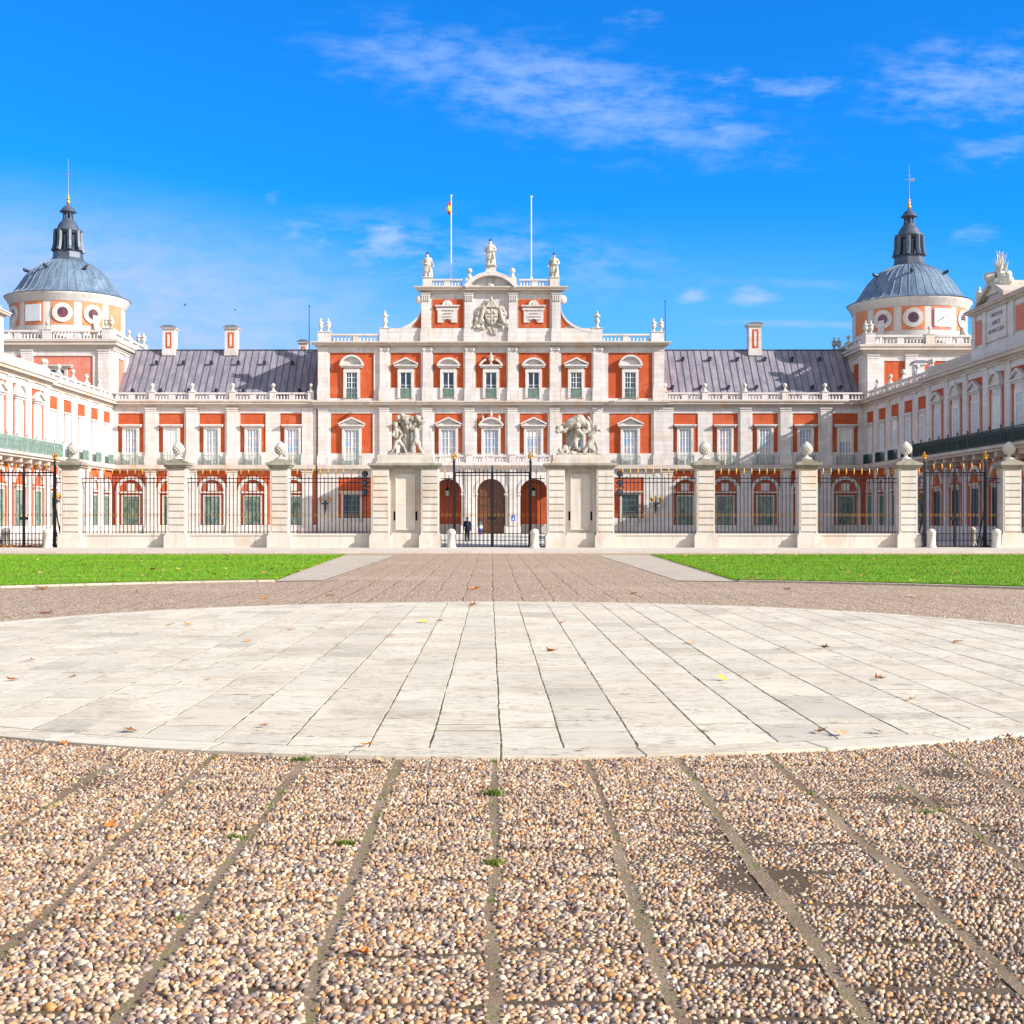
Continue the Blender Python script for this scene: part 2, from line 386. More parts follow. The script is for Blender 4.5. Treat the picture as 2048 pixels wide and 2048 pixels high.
# ------------------------------------------------------------------ facade vocabulary
def hood(mb, kind, u, z, w, dp=.5):
    if kind == 'flat':
        mb.box(u - w / 2, u + w / 2, z, z + .14, 0, dp); mb.box(u - w / 2 + .08, u + w / 2 - .08, z - .14, z, 0, dp * .6)
        return
    mb.box(u - w / 2, u + w / 2, z, z + .13, 0, dp); mb.box(u - w / 2 + .1, u + w / 2 - .1, z - .16, z - .001, 0, dp * .6)
    h = w * .3; t = .15
    if kind == 'tri':
        for sg in (-1, 1):
            mb.prism([(u + sg * (w / 2 + .05), z + .14), (u, z + h), (u, z + h + t * 1.15), (u + sg * (w / 2 + .05), z + .14 + t)][::sg], 0, dp * 1.08)
        mb.prism([(u - w / 2 + .1, z + .131), (u + w / 2 - .1, z + .131), (u, z + h - .02)], 0, dp * .45)
    else:
        hh = h if kind != 'high' else w * .42
        r = (w * w / 4 + hh * hh) / (2 * hh); zc = z + .1 + hh - r; a = math.asin(min(1, (w / 2) / r))
        if kind == 'broken':
            mb.ring(u, zc, r - t, r + .03, PI / 2 - a, PI / 2 - a * .35, 6, 0, dp * 1.05)
            mb.ring(u, zc, r - t, r + .03, PI / 2 + a * .35, PI / 2 + a, 6, 0, dp * 1.05)
        else:
            mb.ring(u, zc, r - t, r + .04, PI / 2 - a, PI / 2 + a, 12, 0, dp * 1.05)
            pts = [(u + (r - t + .01) * math.cos(PI / 2 - a * .96 + 2 * a * .96 * i / 12), max(z + .131, zc + (r - t + .01) * math.sin(PI / 2 - a * .96 + 2 * a * .96 * i / 12))) for i in range(13)]
            mb.prism(pts, 0, dp * .42)
def window(parent, T, u, z0, z1, w, fw, hk=None, hz=None, hw=None, pane='glass_dark', cols=2, rows=4, rail=None, railmat='green_paint', rail_d=.5, sm='stone', sash='white_paint', sd=.22, plate=False, rail_w=None, hd=.5):
    m = MB(T)
    m.box(u - w / 2 - fw, u - w / 2, z0, z1, 0, sd); m.box(u + w / 2, u + w / 2 + fw, z0, z1, 0, sd)
    m.box(u - w / 2 - fw, u + w / 2 + fw, z1, z1 + fw, 0, sd + .004)
    if hz is not None and hz - .16 > z1 + fw: m.box(u - w / 2 - fw * .8, u + w / 2 + fw * .8, z1 + fw, hz - .1, 0, sd * .8)
    if hk: hood(m, hk, u, hz, hw, hd)
    wo = obj('window', m, sm, parent)
    g = MB(T); g.box(u - w / 2, u + w / 2, z0, z1, .02, .07); obj('pane', g, pane, wo)
    b = MB(T); fb = .055
    b.box(u - w / 2, u - w / 2 + fb, z0, z1, .071, .13); b.box(u + w / 2 - fb, u + w / 2, z0, z1, .071, .13)
    b.box(u - w / 2 + fb, u + w / 2 - fb, z1 - fb, z1, .071, .13)
    for i in range(1, cols):
        uu = u - w / 2 + w * i / cols; t = .075 if (i * 2 == cols) else .035
        b.box(uu - t / 2, uu + t / 2, z0, z1 - fb, .072, .125)
    for i in range(1, rows):
        zz = z0 + (z1 - z0) * i / rows; b.box(u - w / 2 + fb, u + w / 2 - fb, zz - .018, zz + .018, .073, .115)
    obj('sash', b, sash, wo)
    rr = random.Random(int(abs(u) * 977 + z0 * 131 + abs(T(0, 0, 0)[0]) * 7))
    if pane == 'glass_curtain' and rr.random() < .6:
        c = MB(T); hh = (z1 - z0) * rr.choice((.2, .35, .5, .75)); c.box(u - w / 2 + .06, u + w / 2 - .06, z1 - hh, z1 - .03, .0702, .0708); obj('blind', c, rr.choice(('cream_paint', 'white_paint', 'blind_grey')), wo)
    if rail:
        r = MB(T); ww = (rail_w or (w + .5)) / 2; q = .028
        r.box(u - ww, u + ww, rail[1] - .05, rail[1], rail_d - .03, rail_d + .02); r.box(u - ww, u + ww, rail[0] + .05, rail[0] + .09, rail_d - .02, rail_d + .015)
        n = int(2 * ww / .115)
        for i in range(n + 1):
            uu = u - ww + .014 + (2 * ww - .028) * i / n; r.box(uu - q / 2, uu + q / 2, rail[0], rail[1] - .05, rail_d - .018, rail_d + .01)
        for sg in (-1, 1):
            r.box(u + sg * ww - .02, u + sg * ww + .02, rail[1] - .05, rail[1] - .01, .1, rail_d - .03)
            for k in range(1, 4): r.box(u + sg * ww - q / 2, u + sg * ww + q / 2, rail[0], rail[1] - .05, rail_d * k / 4 - .014, rail_d * k / 4 + .014)
        if plate: r.box(u - ww + .03, u + ww - .03, rail[0] + .06, rail[1] - .06, rail_d - .05, rail_d - .035)
        obj('balcony_railing', r, railmat, wo)
    return wo
BALU = [(.085, 0), (.085, .09), (.045, .13), (.10, .34), (.105, .42), (.05, .70), (.045, .82), (.085, .88), (.085, 1)]
def balus(m, u0, u1, z0, z1, d, step=.3, mid=True):
    h = z1 - z0; a = z0 + .17 * h; b = z1 - .2 * h
    m.box(u0, u1, z0, a, d - .16, d + .16); m.box(u0, u1, b, z1, d - .18, d + .18)
    n = max(2, int((u1 - u0) / step)); c = (u0 + u1) / 2
    for i in range(n):
        u = u0 + (u1 - u0) * (i + .5) / n
        if mid and abs(u - c) < .33: continue
        m.lathe(u, d, [(r, a + (b - a) * t) for r, t in BALU], 6)
    if mid: m.box(c - .3, c + .3, a, b, d - .12, d + .12)
def pedestal(m, u, z0, z1, d, w=.6):
    m.box(u - w / 2, u + w / 2, z0, z1 + .03, d - .22, d + .24); m.box(u - w / 2 - .06, u + w / 2 + .06, z1 + .03, z1 + .1, d - .27, d + .3)
    m.box(u - w / 2 - .05, u + w / 2 + .05, z0 - .002, z0 + .13, d - .26, d + .29)
_proto = {}
def place(kind, parent, p, s=1.0):
    """a small turned stone ornament standing on p; the first one is built, the rest share its mesh"""
    key = (kind, round(s, 2))
    if key not in _proto:
        m = MB(WT); x, y, z = p
        def L(pr, n=12): m.lathe(x, y, [(r * s, z + h * s) for r, h in pr], n)
        if kind == 'ball_finial':
            L([(.30, 0), (.30, .06), (.24, .12), (.12, .34), (.09, .40), (.13, .44), (.10, .47)])
            m.ball((x, z + .68 * s, y), .24 * s, 12, 8)
        elif kind == 'urn':
            L([(.26, 0), (.26, .08), (.15, .14), (.12, .30), (.20, .36), (.33, .62), (.36, .80), (.28, .92), (.20, 1.0), (.40, 1.06), (.42, 1.12), (.25, 1.22), (.12, 1.34), (.10, 1.42), (.15, 1.5), (.11, 1.6), (.03, 1.72)])
        elif kind == 'slim_urn':
            L([(.30, 0), (.30, .10), (.16, .22), (.13, .45), (.24, .60), (.30, .85), (.20, 1.02), (.14, 1.2), (.36, 1.30), (.40, 1.40), (.20, 1.52), (.10, 1.7), (.13, 1.78), (.03, 1.95)])
        elif kind == 'pinecone':
            L([(.40, 0), (.40, .10), (.26, .16), (.15, .22), (.12, .34), (.16, .38), (.22, .42), (.33, .55), (.40, .74), (.41, .88), (.36, 1.06), (.24, 1.24), (.10, 1.36), (.02, 1.40)], 16)
            for i in range(7):
                zz = z + (.50 + .115 * i) * s; rr = [.28, .38, .42, .42, .385, .31, .20][i] * s
                for k in range(11):
                    a = 2 * PI * (k + .5 * (i % 2)) / 11
                    m.ball((x + rr * .96 * math.cos(a), zz, y + rr * .96 * math.sin(a)), .085 * s, 5, 4)
        o = obj(kind, m, 'statue_stone', parent); _proto[key] = (o, Vector((WL[o.name] - Vector(p))))
        return o
    o, off = _proto[key]
    return dup(o, Vector(p) + off, parent)
def pilaster(parent, T, u, z0, z1, w, d=.22, cap='tuscan', base=.9, mat='stone'):
    m = MB(T)
    m.box(u - w / 2, u + w / 2, z0 + base, z1 - .35, 0, d)
    if base > .05:
        m.box(u - w / 2 - .1, u + w / 2 + .1, z0, z0 + base * .75, 0, d + .1); m.box(u - w / 2 - .05, u + w / 2 + .05, z0 + base * .75, z0 + base, 0, d + .06)
    m.box(u - w / 2 - .04, u + w / 2 + .04, z1 - .35, z1 - .25, 0, d + .04); m.box(u - w / 2 - .1, u + w / 2 + .1, z1 - .1, z1, 0, d + .12)
    m.box(u - w / 2 - .02, u + w / 2 + .02, z1 - .25, z1 - .1, 0, d + .03)
    if cap == 'ionic':
        for sg in (-1, 1):
            c = (u + sg * w * .42, z1 - .22, d + .05)
            m.ball(c, .17, 8, 6, (1, 1, .8))
        for k in (-1, 0, 1): m.ball((u + k * w * .2, z1 - .2, d + .06), .09, 6, 5)
    if cap == 'fluted':
        for k in range(4):
            uu = u - w / 2 + w * (k + .5) / 4
            m.box(uu - .05, uu + .05, z1 - .75, z1 - .25, d, d + .12); m.ball((uu, z1 - .78, d + .03), .09, 6, 5)
    return obj('pilaster', m, mat, parent)
def cornice(m, u0, u1, z0, z1, d=.6, u_ext=0.0):
    h = z1 - z0
    for k, (a, b, q) in enumerate(((0, .22, .3), (.22, .45, .45), (.45, .78, .85), (.78, 1.0, 1.0))):
        e = u_ext * q
        m.box(u0 - e, u1 + e, z0 + a * h, z0 + b * h - .002, 0, d * q)

# elevation of the two-storey ranges and wings (metres)
G0 = .55
Z_LEDGE0, Z_LEDGE1 = Z(938), Z(930)
Z_PAN0, Z_PAN1 = Z(904.6), Z(826.7)
Z_CO0, Z_CO1 = Z(816), Z(801)
Z_BAL = Z(785)

def two_storey(parent, T, u0, u1, bays, bw, end_lo=True, end_hi=True, pan_w=2.55, wing=False, ped_u=None, pil_w=1.05, pane='glass_curtain'):
    """stucco wall with stone framework, windows on two floors, cornice and balustrade"""
    m = MB(T); m.mat = 1
    m.box(u0, u1, 0, Z_CO0, -1.0, 0)
    m.mat = 0
    zs = [(Z_PAN1, Z_CO0 - .001)]
    for a, b in zs: m.box(u0, u1, a, b, 0, .10)
    m.box(u0, u1, Z_LEDGE1 + .001, Z_PAN0, 0, .10)                         # dado under upper panels
    bays = sorted(bays); pd, wd = (.12, .11) if wing else (.26, .22)
    edges = [u0] + [x for b in bays for x in (b - pan_w / 2, b + pan_w / 2)] + [u1]
    for i in range(0, len(edges), 2):
        if edges[i + 1] > edges[i] + .02: m.box(edges[i], edges[i + 1], Z_PAN0 + .001, Z_PAN1 - .001, 0, .095)
    m.box(u0, u1, 0, G0 + .95, 0, .16)                                     # plinth
    obj('wall', m, ['stone', 'stucco_red'], parent)
    m = MB(T)
    m.box(u0, u1, Z_LEDGE0, Z_LEDGE1, 0, .55); m.box(u0, u1, Z_LEDGE0 - .18, Z_LEDGE0 - .002, 0, .35)
    obj('string_course', m, 'stone_stained', parent)
    m = MB(T); cornice(m, u0, u1, Z_CO0, Z_CO1, .75); obj('cornice', m, 'stone_stained', parent)
    # ground floor arches
    for b in bays:
        a = MB(T); ro, ri, zc = (1.5, 1.18, 4.85) if not wing else (1.25, .98, 4.85)
        a.ring(b, zc, ri, ro, 0, PI, 18, 0, .2)
        for sg in (-1, 1): a.box(*sorted((b + sg * ri, b + sg * ro)), G0 + .96, zc - .002, 0, .2)
        a.box(b - ri + .002, b + ri - .002, zc - .16, zc - .02, 0, .24)
        a.box(b - .40, b + .40, zc + .06, zc + .80, .0, .10)
        obj('arch', a, 'stone', parent)
        window(parent, T, b, G0 + 1.0, 4.35, 1.55 if not wing else 1.3, .14, pane='glass_green', cols=4, rows=5, sm='stone_stained', sash='green_shutter', sd=.16 if not wing else .1)
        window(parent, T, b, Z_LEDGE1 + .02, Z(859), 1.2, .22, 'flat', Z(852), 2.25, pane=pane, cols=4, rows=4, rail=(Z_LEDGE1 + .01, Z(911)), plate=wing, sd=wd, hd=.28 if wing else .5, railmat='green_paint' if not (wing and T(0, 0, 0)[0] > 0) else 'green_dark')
    return

def parapet(parent, T, u0, u1, peds, d=-.1):
    m = MB(T); p = sorted(peds); last = u0
    for q in p + [None]:
        a = last; b = (q - .3) if q is not None else u1
        if b - a > .5: balus(m, a, b, Z_CO1, Z_BAL, d)
        if q is not None: pedestal(m, q, Z_CO1, Z_BAL, d); last = q + .3
    obj('balustrade', m, 'stone', parent)
    for q in p: place('ball_finial', parent, T(q, Z_BAL + .1, d), .92)

TC = lambda u, z, d: (u, YP - d, z)
# ================================================================== side ranges
XL, XR = -38.0, 37.3
def side_range(sg):
    left = sg < 0
    u0, u1 = (XL + .003, X(632) + .05) if left else (X(1325) - .05, XR - .003)
    r = thing('side_range', ((u0 + u1) / 2, YP, 0), 'two storey range with lead roof %s' % ('and two chimneys, left of the tall pavilion' if left else 'and one chimney, right of the tall pavilion'), 'building', 'palace ranges')
    bays = [X(p) for p in ((262, 343.5, 424.5, 506, 586) if left else (1370, 1450, 1530, 1610.5, 1690))]
    two_storey(r, TC, u0, u1, bays, 2.55)
    sp = 4.05
    pil = [bays[0] - sp / 2] + [b + sp / 2 for b in bays]
    pil = [p for p in pil if u0 + .5 < p < u1 - .5]
    if left: pil[-1:] = [X(615), X(630)]
    else: pil[:1] = [X(1335), X(1327) - .3]; pil = [X(1331), X(1350) - .6] + pil[2:] if False else pil
    for p in pil:
        if p - .5 < u0 or p + .5 > u1: continue
        pilaster(r, TC, p, Z_LEDGE1, Z_CO0, 1.05 if abs(p) < 100 else 1, .26, base=1.1)
        pilaster(r, TC, p, G0, Z_LEDGE0 - .18, 1.0, .26, base=.95)
    parapet(r, TC, u0 + .2, u1 - .1, [X(p) for p in ((304, 384, 465, 546, 622) if left else (1330, 1410, 1490, 1570, 1650))])
    # roof with standing seams
    ye, ze, yr, zr = YP + 1.3, 14.2, YP + 6.3, Z(701, YP + 6.3)
    ra, rb = (u0 + .0, X(632) + .1) if left else (X(1325) - .1, u1)
    m = MB(WT)
    m.add([(ra, ze, ye), (rb, ze, ye), (rb, zr, yr), (ra, zr, yr), (ra, ze, yr + 5), (rb, ze, yr + 5)], [(0, 1, 2, 3), (3, 2, 5, 4), (1, 5, 2), (0, 3, 4)])
    m.mat = 1; n = int((rb - ra) / .68)
    for i in range(1, n):
        x = ra + (rb - ra) * i / n; nn = Vector((0, -(zr - ze), (yr - ye))).normalized()
        m.add([(x - .035, ze, ye), (x + .035, ze, ye), (x + .035, zr, yr), (x - .035, zr, yr), (x - .03, ze + .03, ye - .03), (x + .03, ze + .03, ye - .03), (x + .03, zr + .03, yr - .03), (x - .03, zr + .03, yr - .03)],
              [(4, 5, 6, 7), (0, 4, 7, 3), (1, 5, 6, 2), (0, 1, 5, 4)])
    m.tube((ra, zr + .03, yr), (rb, zr + .03, yr), .09)
    roof = obj('roof', m, ['lead_roof', 'lead_seam'], r)
    # little cowled vents
    rows = [(.72, (315, 369, 424, 478, 530, 585)), (.15, (267, 323, 379, 434, 488, 545, 600))] if left else [(.80, (1365, 1419, 1474, 1529, 1583, 1638)), (.22, (1344, 1400, 1456, 1512, 1568, 1624, 1680))]
    for t, xs in rows:
        y = ye + (yr - ye) * t; z = ze + (zr - ze) * t
        for px in xs:
            x = X(px, y); v = MB(WT); v.mat = 0
            v.tube((x, z - .05, y + .1), (x, z + .17, y - .42), .19, .19, 10); v.mat = 1
            v.tube((x, z + .172, y - .425), (x, z + .175, y - .43), .14, .14, 10)
            obj('roof_vent', v, ['lead_seam', 'black_hole'], r)
    for px, top, wd in (((340, 652, 24), (464, 652, 24), (607, 680, 16)) if left else ((1508, 646, 25),)):
        y = yr - (.0 if px < 600 or px > 700 else -2.5); y = y if px != 607 else yr + 3
        x = X(px, y); w = wd * y / F; zt = Z(top, y); z0 = zr - .6
        c = MB(WT); D = w * .5
        c.box(x - w / 2, x + w / 2, z0, zt - .5, y - D, y + D)
        for k, q in ((zt - .5, .06), (zt - .36, .18)): c.box(x - w / 2 - q, x + w / 2 + q, k, k + .14, y - D - q, y + D + q)
        c.box(x - w / 2 - .05, x + w / 2 + .05, z0, z0 + .55, y - D - .05, y + D + .05)
        c.mat = 1; c.box(x - w * .25, x + w * .25, z0 + .75, zt - .75, y - D - .012, y - D + .1)
        c.mat = 0; c.box(x - w * .1, x + w * .1, z0 + .95, zt - .95, y - D - .03, y - D + .1)
        c.mat = 2; c.prism([(x - w / 2 - .24, zt - .219), (x + w / 2 + .24, zt - .219), (x + w * .3, zt), (x - w * .3, zt)], y - D - .24, y + D + .24)
        obj('chimney', c, ['stone', 'stucco_red', 'slate_cap'], roof)
    return r
range_l = side_range(-1); range_r = side_range(1)

# ================================================================== central pavilion
PC = X(982)
pav = thing('central_pavilion', (PC, YP, 0), 'tall red and white central palace front with curved gable and coat of arms', 'building')
def pavilion():
    r = pav; HW = 17.3; U = lambda k: PC + k / 20.0
    Z3, ZF = Z(687.5), Z(803)
    TP = lambda u, z, d: (u, YP - .12 - d, z)
    m = MB(TP); m.mat = 1; m.box(PC - HW, PC + HW, 0, Z3 - .3, -14, 0); m.mat = 0
    # second storey stone framework
    m.box(PC - HW, PC + HW, Z(706), Z3 - .31, 0, .10)
    for sg in (-1, 1):
        a, b = sorted((U(sg * 346), U(sg * 322))); m.box(a, b, ZF, Z(706) - .001, 0, .10)
        a, b = sorted((U(sg * 234), U(sg * 201))); m.box(a, b, ZF, Z(706) - .001, 0, .10)
        for e0, e1 in ((140, 116), (55, 31)):
            a, b = sorted((U(sg * e0), U(sg * e1))); m.box(a, b, ZF, Z(706) - .001, 0, .10)
        m.box(*sorted((U(sg * 201), U(sg * 140))), ZF, Z(776), 0, .13); m.box(*sorted((U(sg * 116), U(sg * 55))), ZF, Z(776), 0, .13)
        m.box(*sorted((U(sg * 322), U(sg * 234))), ZF, Z(797), 0, .1)
    m.box(U(-31), U(31), ZF, Z(776), 0, .13)
    # first storey
    m.box(PC - HW, PC + HW, Z(827), Z(816) - .001, 0, .1); m.box(PC - HW, PC + HW, Z(930) + .001, Z(907), 0, .1)
    for sg in (-1, 1):
        for e0, e1 in ((346, 320), (236, 198), (142, 113), (57, 28)):
            a, b = sorted((U(sg * e0), U(sg * e1))); m.box(a, b, Z(907) + .001, Z(827) - .001, 0, .095)
        m.box(*sorted((U(sg * 346), U(sg * 305))), 0, Z_LEDGE0 - .18, 0, .1); m.box(*sorted((U(sg * 240), U(sg * 215))), 0, Z_LEDGE0 - .18, 0, .1)
        m.box(*sorted((U(sg * 305), U(sg * 240))), 0, Z(1036), 0, .11); m.box(*sorted((U(sg * 305), U(sg * 240))), Z(955), Z_LEDGE0 - .18, 0, .1)
    obj('wall', m, ['stone', 'stucco_red'], r)
    m = MB(TP); m.box(PC - HW, PC + HW, Z_LEDGE0, Z_LEDGE1, 0, .5); m.box(PC - HW, PC + HW, Z_LEDGE0 - .18, Z_LEDGE0 - .002, 0, .3); obj('string_course', m, 'stone_stained', r)
    m = MB(TP); cornice(m, PC - HW, PC + HW, Z(816), ZF, .8, .55); obj('cornice', m, 'stone_stained', r)
    m = MB(TP); cornice(m, PC - HW, PC + HW, Z3 - .3 - .12, Z3 + .12, .85, .6); m.box(PC - HW, PC + HW, Z3 - .3, Z3 + .115, -14, -.001); obj('cornice', m, 'stone_stained', r)
    for k in (-213, -127, -42.5, 42.5, 127, 213):
        pilaster(r, TP, U(k), ZF, Z3 - .42, .88, .30, 'ionic', 1.45); pilaster(r, TP, U(k), Z(930), Z(816), .95, .30, 'tuscan', .95)
    for k in (-335, 335): pilaster(r, TP, U(k), ZF, Z3 - .42, 1.0, .2, 'tuscan', 1.6); pilaster(r, TP, U(k), Z(930), Z(816), 1.0, .2, 'tuscan', 1.1)
    # windows
    for k in (-278, -170, -85, 0, 85, 170, 278):
        out = abs(k) > 200
        kind = 'high' if out else {170: 'tri', 85: 'seg', 0: 'broken'}[abs(k)]
        w = window(r, TP, U(k), Z(797) + .02, Z(745), 1.12, .26, kind, Z(732) - .06, 2.35, pane='glass_dark', cols=2 if not out and k != 170 else 4, rows=2 if not out and k != 170 else 5, rail=(Z(797) + .03, Z(777)), rail_d=.2, rail_w=1.1, sd=.25, plate=not out)
        if k == 0: place('urn', r, TP(U(0), Z(732) + .12, .3), .7)
        w = window(r, TP, U(k), Z(930) + .02, Z(860), 1.45, .24, 'seg' if k == 0 else 'tri', Z(852) - .04, 2.5, pane='glass_curtain', cols=4, rows=4, rail=(Z(930) + .02, Z(912)) if out else None, sd=.25)
        if k == 0:
            place('urn', r, TP(U(0), Z(836), .3), .42)
            for sg in (-1, 1): place('urn', r, TP(U(sg * 16.5), Z(844), .3), .42)
        if out: window(r, TP, U(k), G0 + 1.2, Z(989), 1.7, .18, 'flat', Z(985), 2.5, pane='glass_dark', cols=4, rows=5, sm='stone_stained', sash='green_shutter', sd=.2)
    # roof terrace balustrades and ornaments
    zb0, zb1 = Z3 + .12, Z(668)
    for sg in (-1, 1):
        m = MB(TP); balus(m, *sorted((U(sg * 222), U(sg * 318))), zb0, zb1, -.15, .36)
        pedestal(m, U(sg * 333), zb0, zb1 + .15, -.15, 1.3); pedestal(m, U(sg * 212), zb0, zb1 + .5, -.15, 1.05)
        a, b = sorted((U(sg * 333) - .65, U(sg * 333) + .65)); m.box(a + .3, b - .3, zb0, zb1, -6, -.38)
        obj('balustrade', m, 'stone', r)
        for q in (-.38, .36): place('urn', r, TP(U(sg * 333) + q, zb1 + .25, -.15), .78)
        place('slim_urn', r, TP(U(sg * 212), zb1 + .6, -.15), .9)
    # attic storey with swept shoulders
    A0, A1 = Z3 + .12, Z(587)
    m = MB(TP); m.box(U(-139), U(139), A0, A1, -2.0, 0); m.box(U(-139) - .0, U(139), A0, Z(657), 0, .12)
    for sg in (-1, 1):
        m.mat = 1; m.box(*sorted((U(sg * 55), U(sg * 117))), Z(656), Z(599), 0, .05); m.mat = 0
        pts = [(U(sg * 139), Z(606))]
        for i in range(13):
            t = i / 12; pts.append((U(sg * (139 + 66 * (1 - math.cos(t * PI / 2)))), Z(610 + 50 * math.sin(t * PI / 2))))
        sw = pts[1:]
        m.prism(([(U(sg * 139), A0)] + [(U(sg * 205), A0)] + sw[::-1])[::sg], -.9, -.05)
        m.prism(([(U(sg * 205), A0), (U(sg * 205), Z(657)), (U(sg * 139), Z(657)), (U(sg * 139), A0)])[::sg], -.049, .1)
        for (a, b) in zip(sw[:-1], sw[1:]):
            m.prism([a, b, (b[0], b[1] - .26), (a[0] + sg * .0, a[1] - .26)][::sg], -1.0, .12)
        m.mat = 1; m.prism(([(U(sg * 141), Z(656))] + [(x - sg * .08, z - .36) for x, z in sw if z - .36 > Z(656)])[::sg], -.049, .03); m.mat = 0
        m.ball((U(sg * 143), Z(600), .1), .42, 12, 8, (1, 1.1, .6))
    attic = obj('attic', m, ['stone', 'stucco_red'], r)
    for k in (-130.5, -44, 44, 130.5):
        q = pilaster(attic, TP, U(k), Z(686) - .0, A1, .85, .28, 'fluted', 1.42)
    m = MB(TP); cornice(m, U(-139), U(139), A1, Z(575), .75, .7); m.box(U(-139), U(139), A1, Z(575) - .01, -2.0, -.001); obj('attic_cornice', m, 'stone_stained', attic)
    m = MB(TP); w = 5.2; h = 1.38; zb = Z(576); rr = (w * w / 4 + h * h) / (2 * h); zc = zb + h - rr; a = math.asin(w / 2 / rr)
    m.ring(PC, zc, rr - .28, rr + .1, PI / 2 - a, PI / 2 + a, 20, -1.4, .85)
    pts = [(PC + (rr - .27) * math.cos(PI / 2 - a + 2 * a * i / 20), max(zb + .02, zc + (rr - .27) * math.sin(PI / 2 - a + 2 * a * i / 20))) for i in range(21)]
    m.prism(pts, -1.3, .2); m.ball((PC - .1, zb + .45, .25), .3, 8, 6, (.8, 1.3, .6)); m.ball((PC, zb + .2, .28), .34, 8, 6, (1.3, .6, .6)); m.ball((PC, zb + .85, .22), .22, 8, 6, (2.0, .6, .5))
    m.box(PC - .5, PC + .5, zb + h - .25, Z(533), -.85, .15); m.box(PC - .6, PC + .6, Z(533), Z(531), -.95, .25); m.box(PC - .62, PC + .62, zb + h - .2, zb + h + .22, -.97, .27)
    obj('curved_pediment', m, 'stone', attic)
    zt = Z(575)
    for sg in (-1, 1):
        m = MB(TP); balus(m, *sorted((U(sg * 56), U(sg * 119))), zt, Z(559), .0, .3)
        pedestal(m, U(sg * 127), zt, Z(557), .0, .95)
        m.box(U(sg * 44) - .35, U(sg * 44) + .35, zt, Z(557), -.4, .3)
        obj('balustrade', m, 'stone', attic)
        place('ball_finial', r, TP(U(sg * 43), Z(557), .0), 1.12)
    # plaques with worn lettering
    for sg, lines in ((-1, ('PHILIPPVS II', 'INSTITVIT', 'PHILIPPVS V', 'PROVEXIT')), (1, ('FERDINANDVS VI', 'PIVS FELIX', 'CONSVMMAVIT', 'AN MDCCLII'))):
        u = U(sg * 86 - 1); m = MB(TP); w = .98
        pl = [(u - w, Z(646)), (u - .38, Z(646))] + [(u + .38 * math.cos(t), Z(646) + .38 * math.sin(t)) for t in np.linspace(PI, 0, 9)[1:-1]] + [(u + .38, Z(646)), (u + w, Z(646)), (u + w, Z(622)), (u + w + .12, Z(620)), (u + w + .12, Z(616)), (u - w - .12, Z(616)), (u - w - .12, Z(620)), (u - w, Z(622))]
        m.prism(pl, .05, .17); m.box(u - 1.22, u + 1.22, Z(614), Z(611), .05, .3)
        m.ring(u, Z(611), .22, .5, 0, PI, 12, .05, .26); m.ball((u, Z(610), .1), .22, 8, 6)
        po = obj('plaque', m, 'stone', r)
        for i, t in enumerate(lines):
            text(t, .24 if i == 0 else .2, TP(u, Z(622.5 + i * 6.2), .18), po, 0)
    # coat of arms relief
    m = MB(TP); u = U(1); zc = Z(634)
    m.prism([(u - .62, zc + .75), (u + .62, zc + .75), (u + .66, zc - .1), (u + .4, zc - .62), (u, zc - .9), (u - .4, zc - .62), (u - .66, zc - .1)], 0, .42)
    m.box(u - .04, u + .04, zc - .8, zc + .74, .42, .5); m.box(u - .6, u + .6, zc - .02, zc + .06, .42, .5)
    for q in (-.3, .3):
        m.ball((u + q, zc + .38, .42), .17, 8, 6); m.ball((u + q, zc - .35, .42), .15, 8, 6)
    m.box(u - .55, u + .55, zc + .85, zc + 1.05, .05, .5)
    for i in range(7):
        a = PI * i / 6; m.capsule((u + .5 * math.cos(a), zc + 1.06, .28), (u + .13 * math.cos(a), zc + 1.62 + .06 * math.sin(a), .3), .085, .07, 6)
    m.ball((u, zc + 1.72, .3), .16, 8, 6); m.box(u - .03, u + .03, zc + 1.8, zc + 2.1, .27, .33); m.box(u - .1, u + .1, zc + 1.93, zc + 1.99, .27, .33)
    rg = random.Random(3)
    for sg in (-1, 1):
        for i in range(46):
            t = rg.random(); a = 1.15 - 2.2 * t
            x = u + sg * (.75 + rg.random() * (.25 + .75 * min(1, t * 1.3))); z = zc + 1.0 - 2.35 * t + rg.uniform(-.15, .15)
            m.ball((x, z, .12 + rg.random() * .18), rg.uniform(.10, .24), 6, 5, (1, rg.uniform(.6, 1.3), .9))
        m.capsule((u + sg * .85, zc + .55, .3), (u + sg * 1.0, zc - .2, .35), .2, .17); m.ball((u + sg * .8, zc + .82, .38), .18)
        m.capsule((u + sg * 1.0, zc - .2, .35), (u + sg * 1.35, zc - .75, .3), .17, .12); m.capsule((u + sg * .85, zc + .5, .35), (u + sg * .55, zc + .9, .45), .1, .08)
        m.capsule((u + sg * 1.35, zc + .2, .2), (u + sg * 1.2, zc + .8, .2), .22, .12)
    for i in range(14): m.ball((u + rg.uniform(-.6, .6), zc - 1.0 - rg.random() * .75, .14), rg.uniform(.1, .2), 6, 5)
    remesh('coat_of_arms', m, 'sculpture_stone', .04, r, 0, .1, .12)
    # projecting arcade with terrace
    YA = 126.6; TA = lambda u, z, d: (u, YA - d, z)
    ZA = lambda py: Z(py, YA); g = ZA(1067); sp = 4.2; ow = 1.34; zs = ZA(985) ; top = ZA(931)
    m = MB(TA); hw = 2.5 * sp + .3
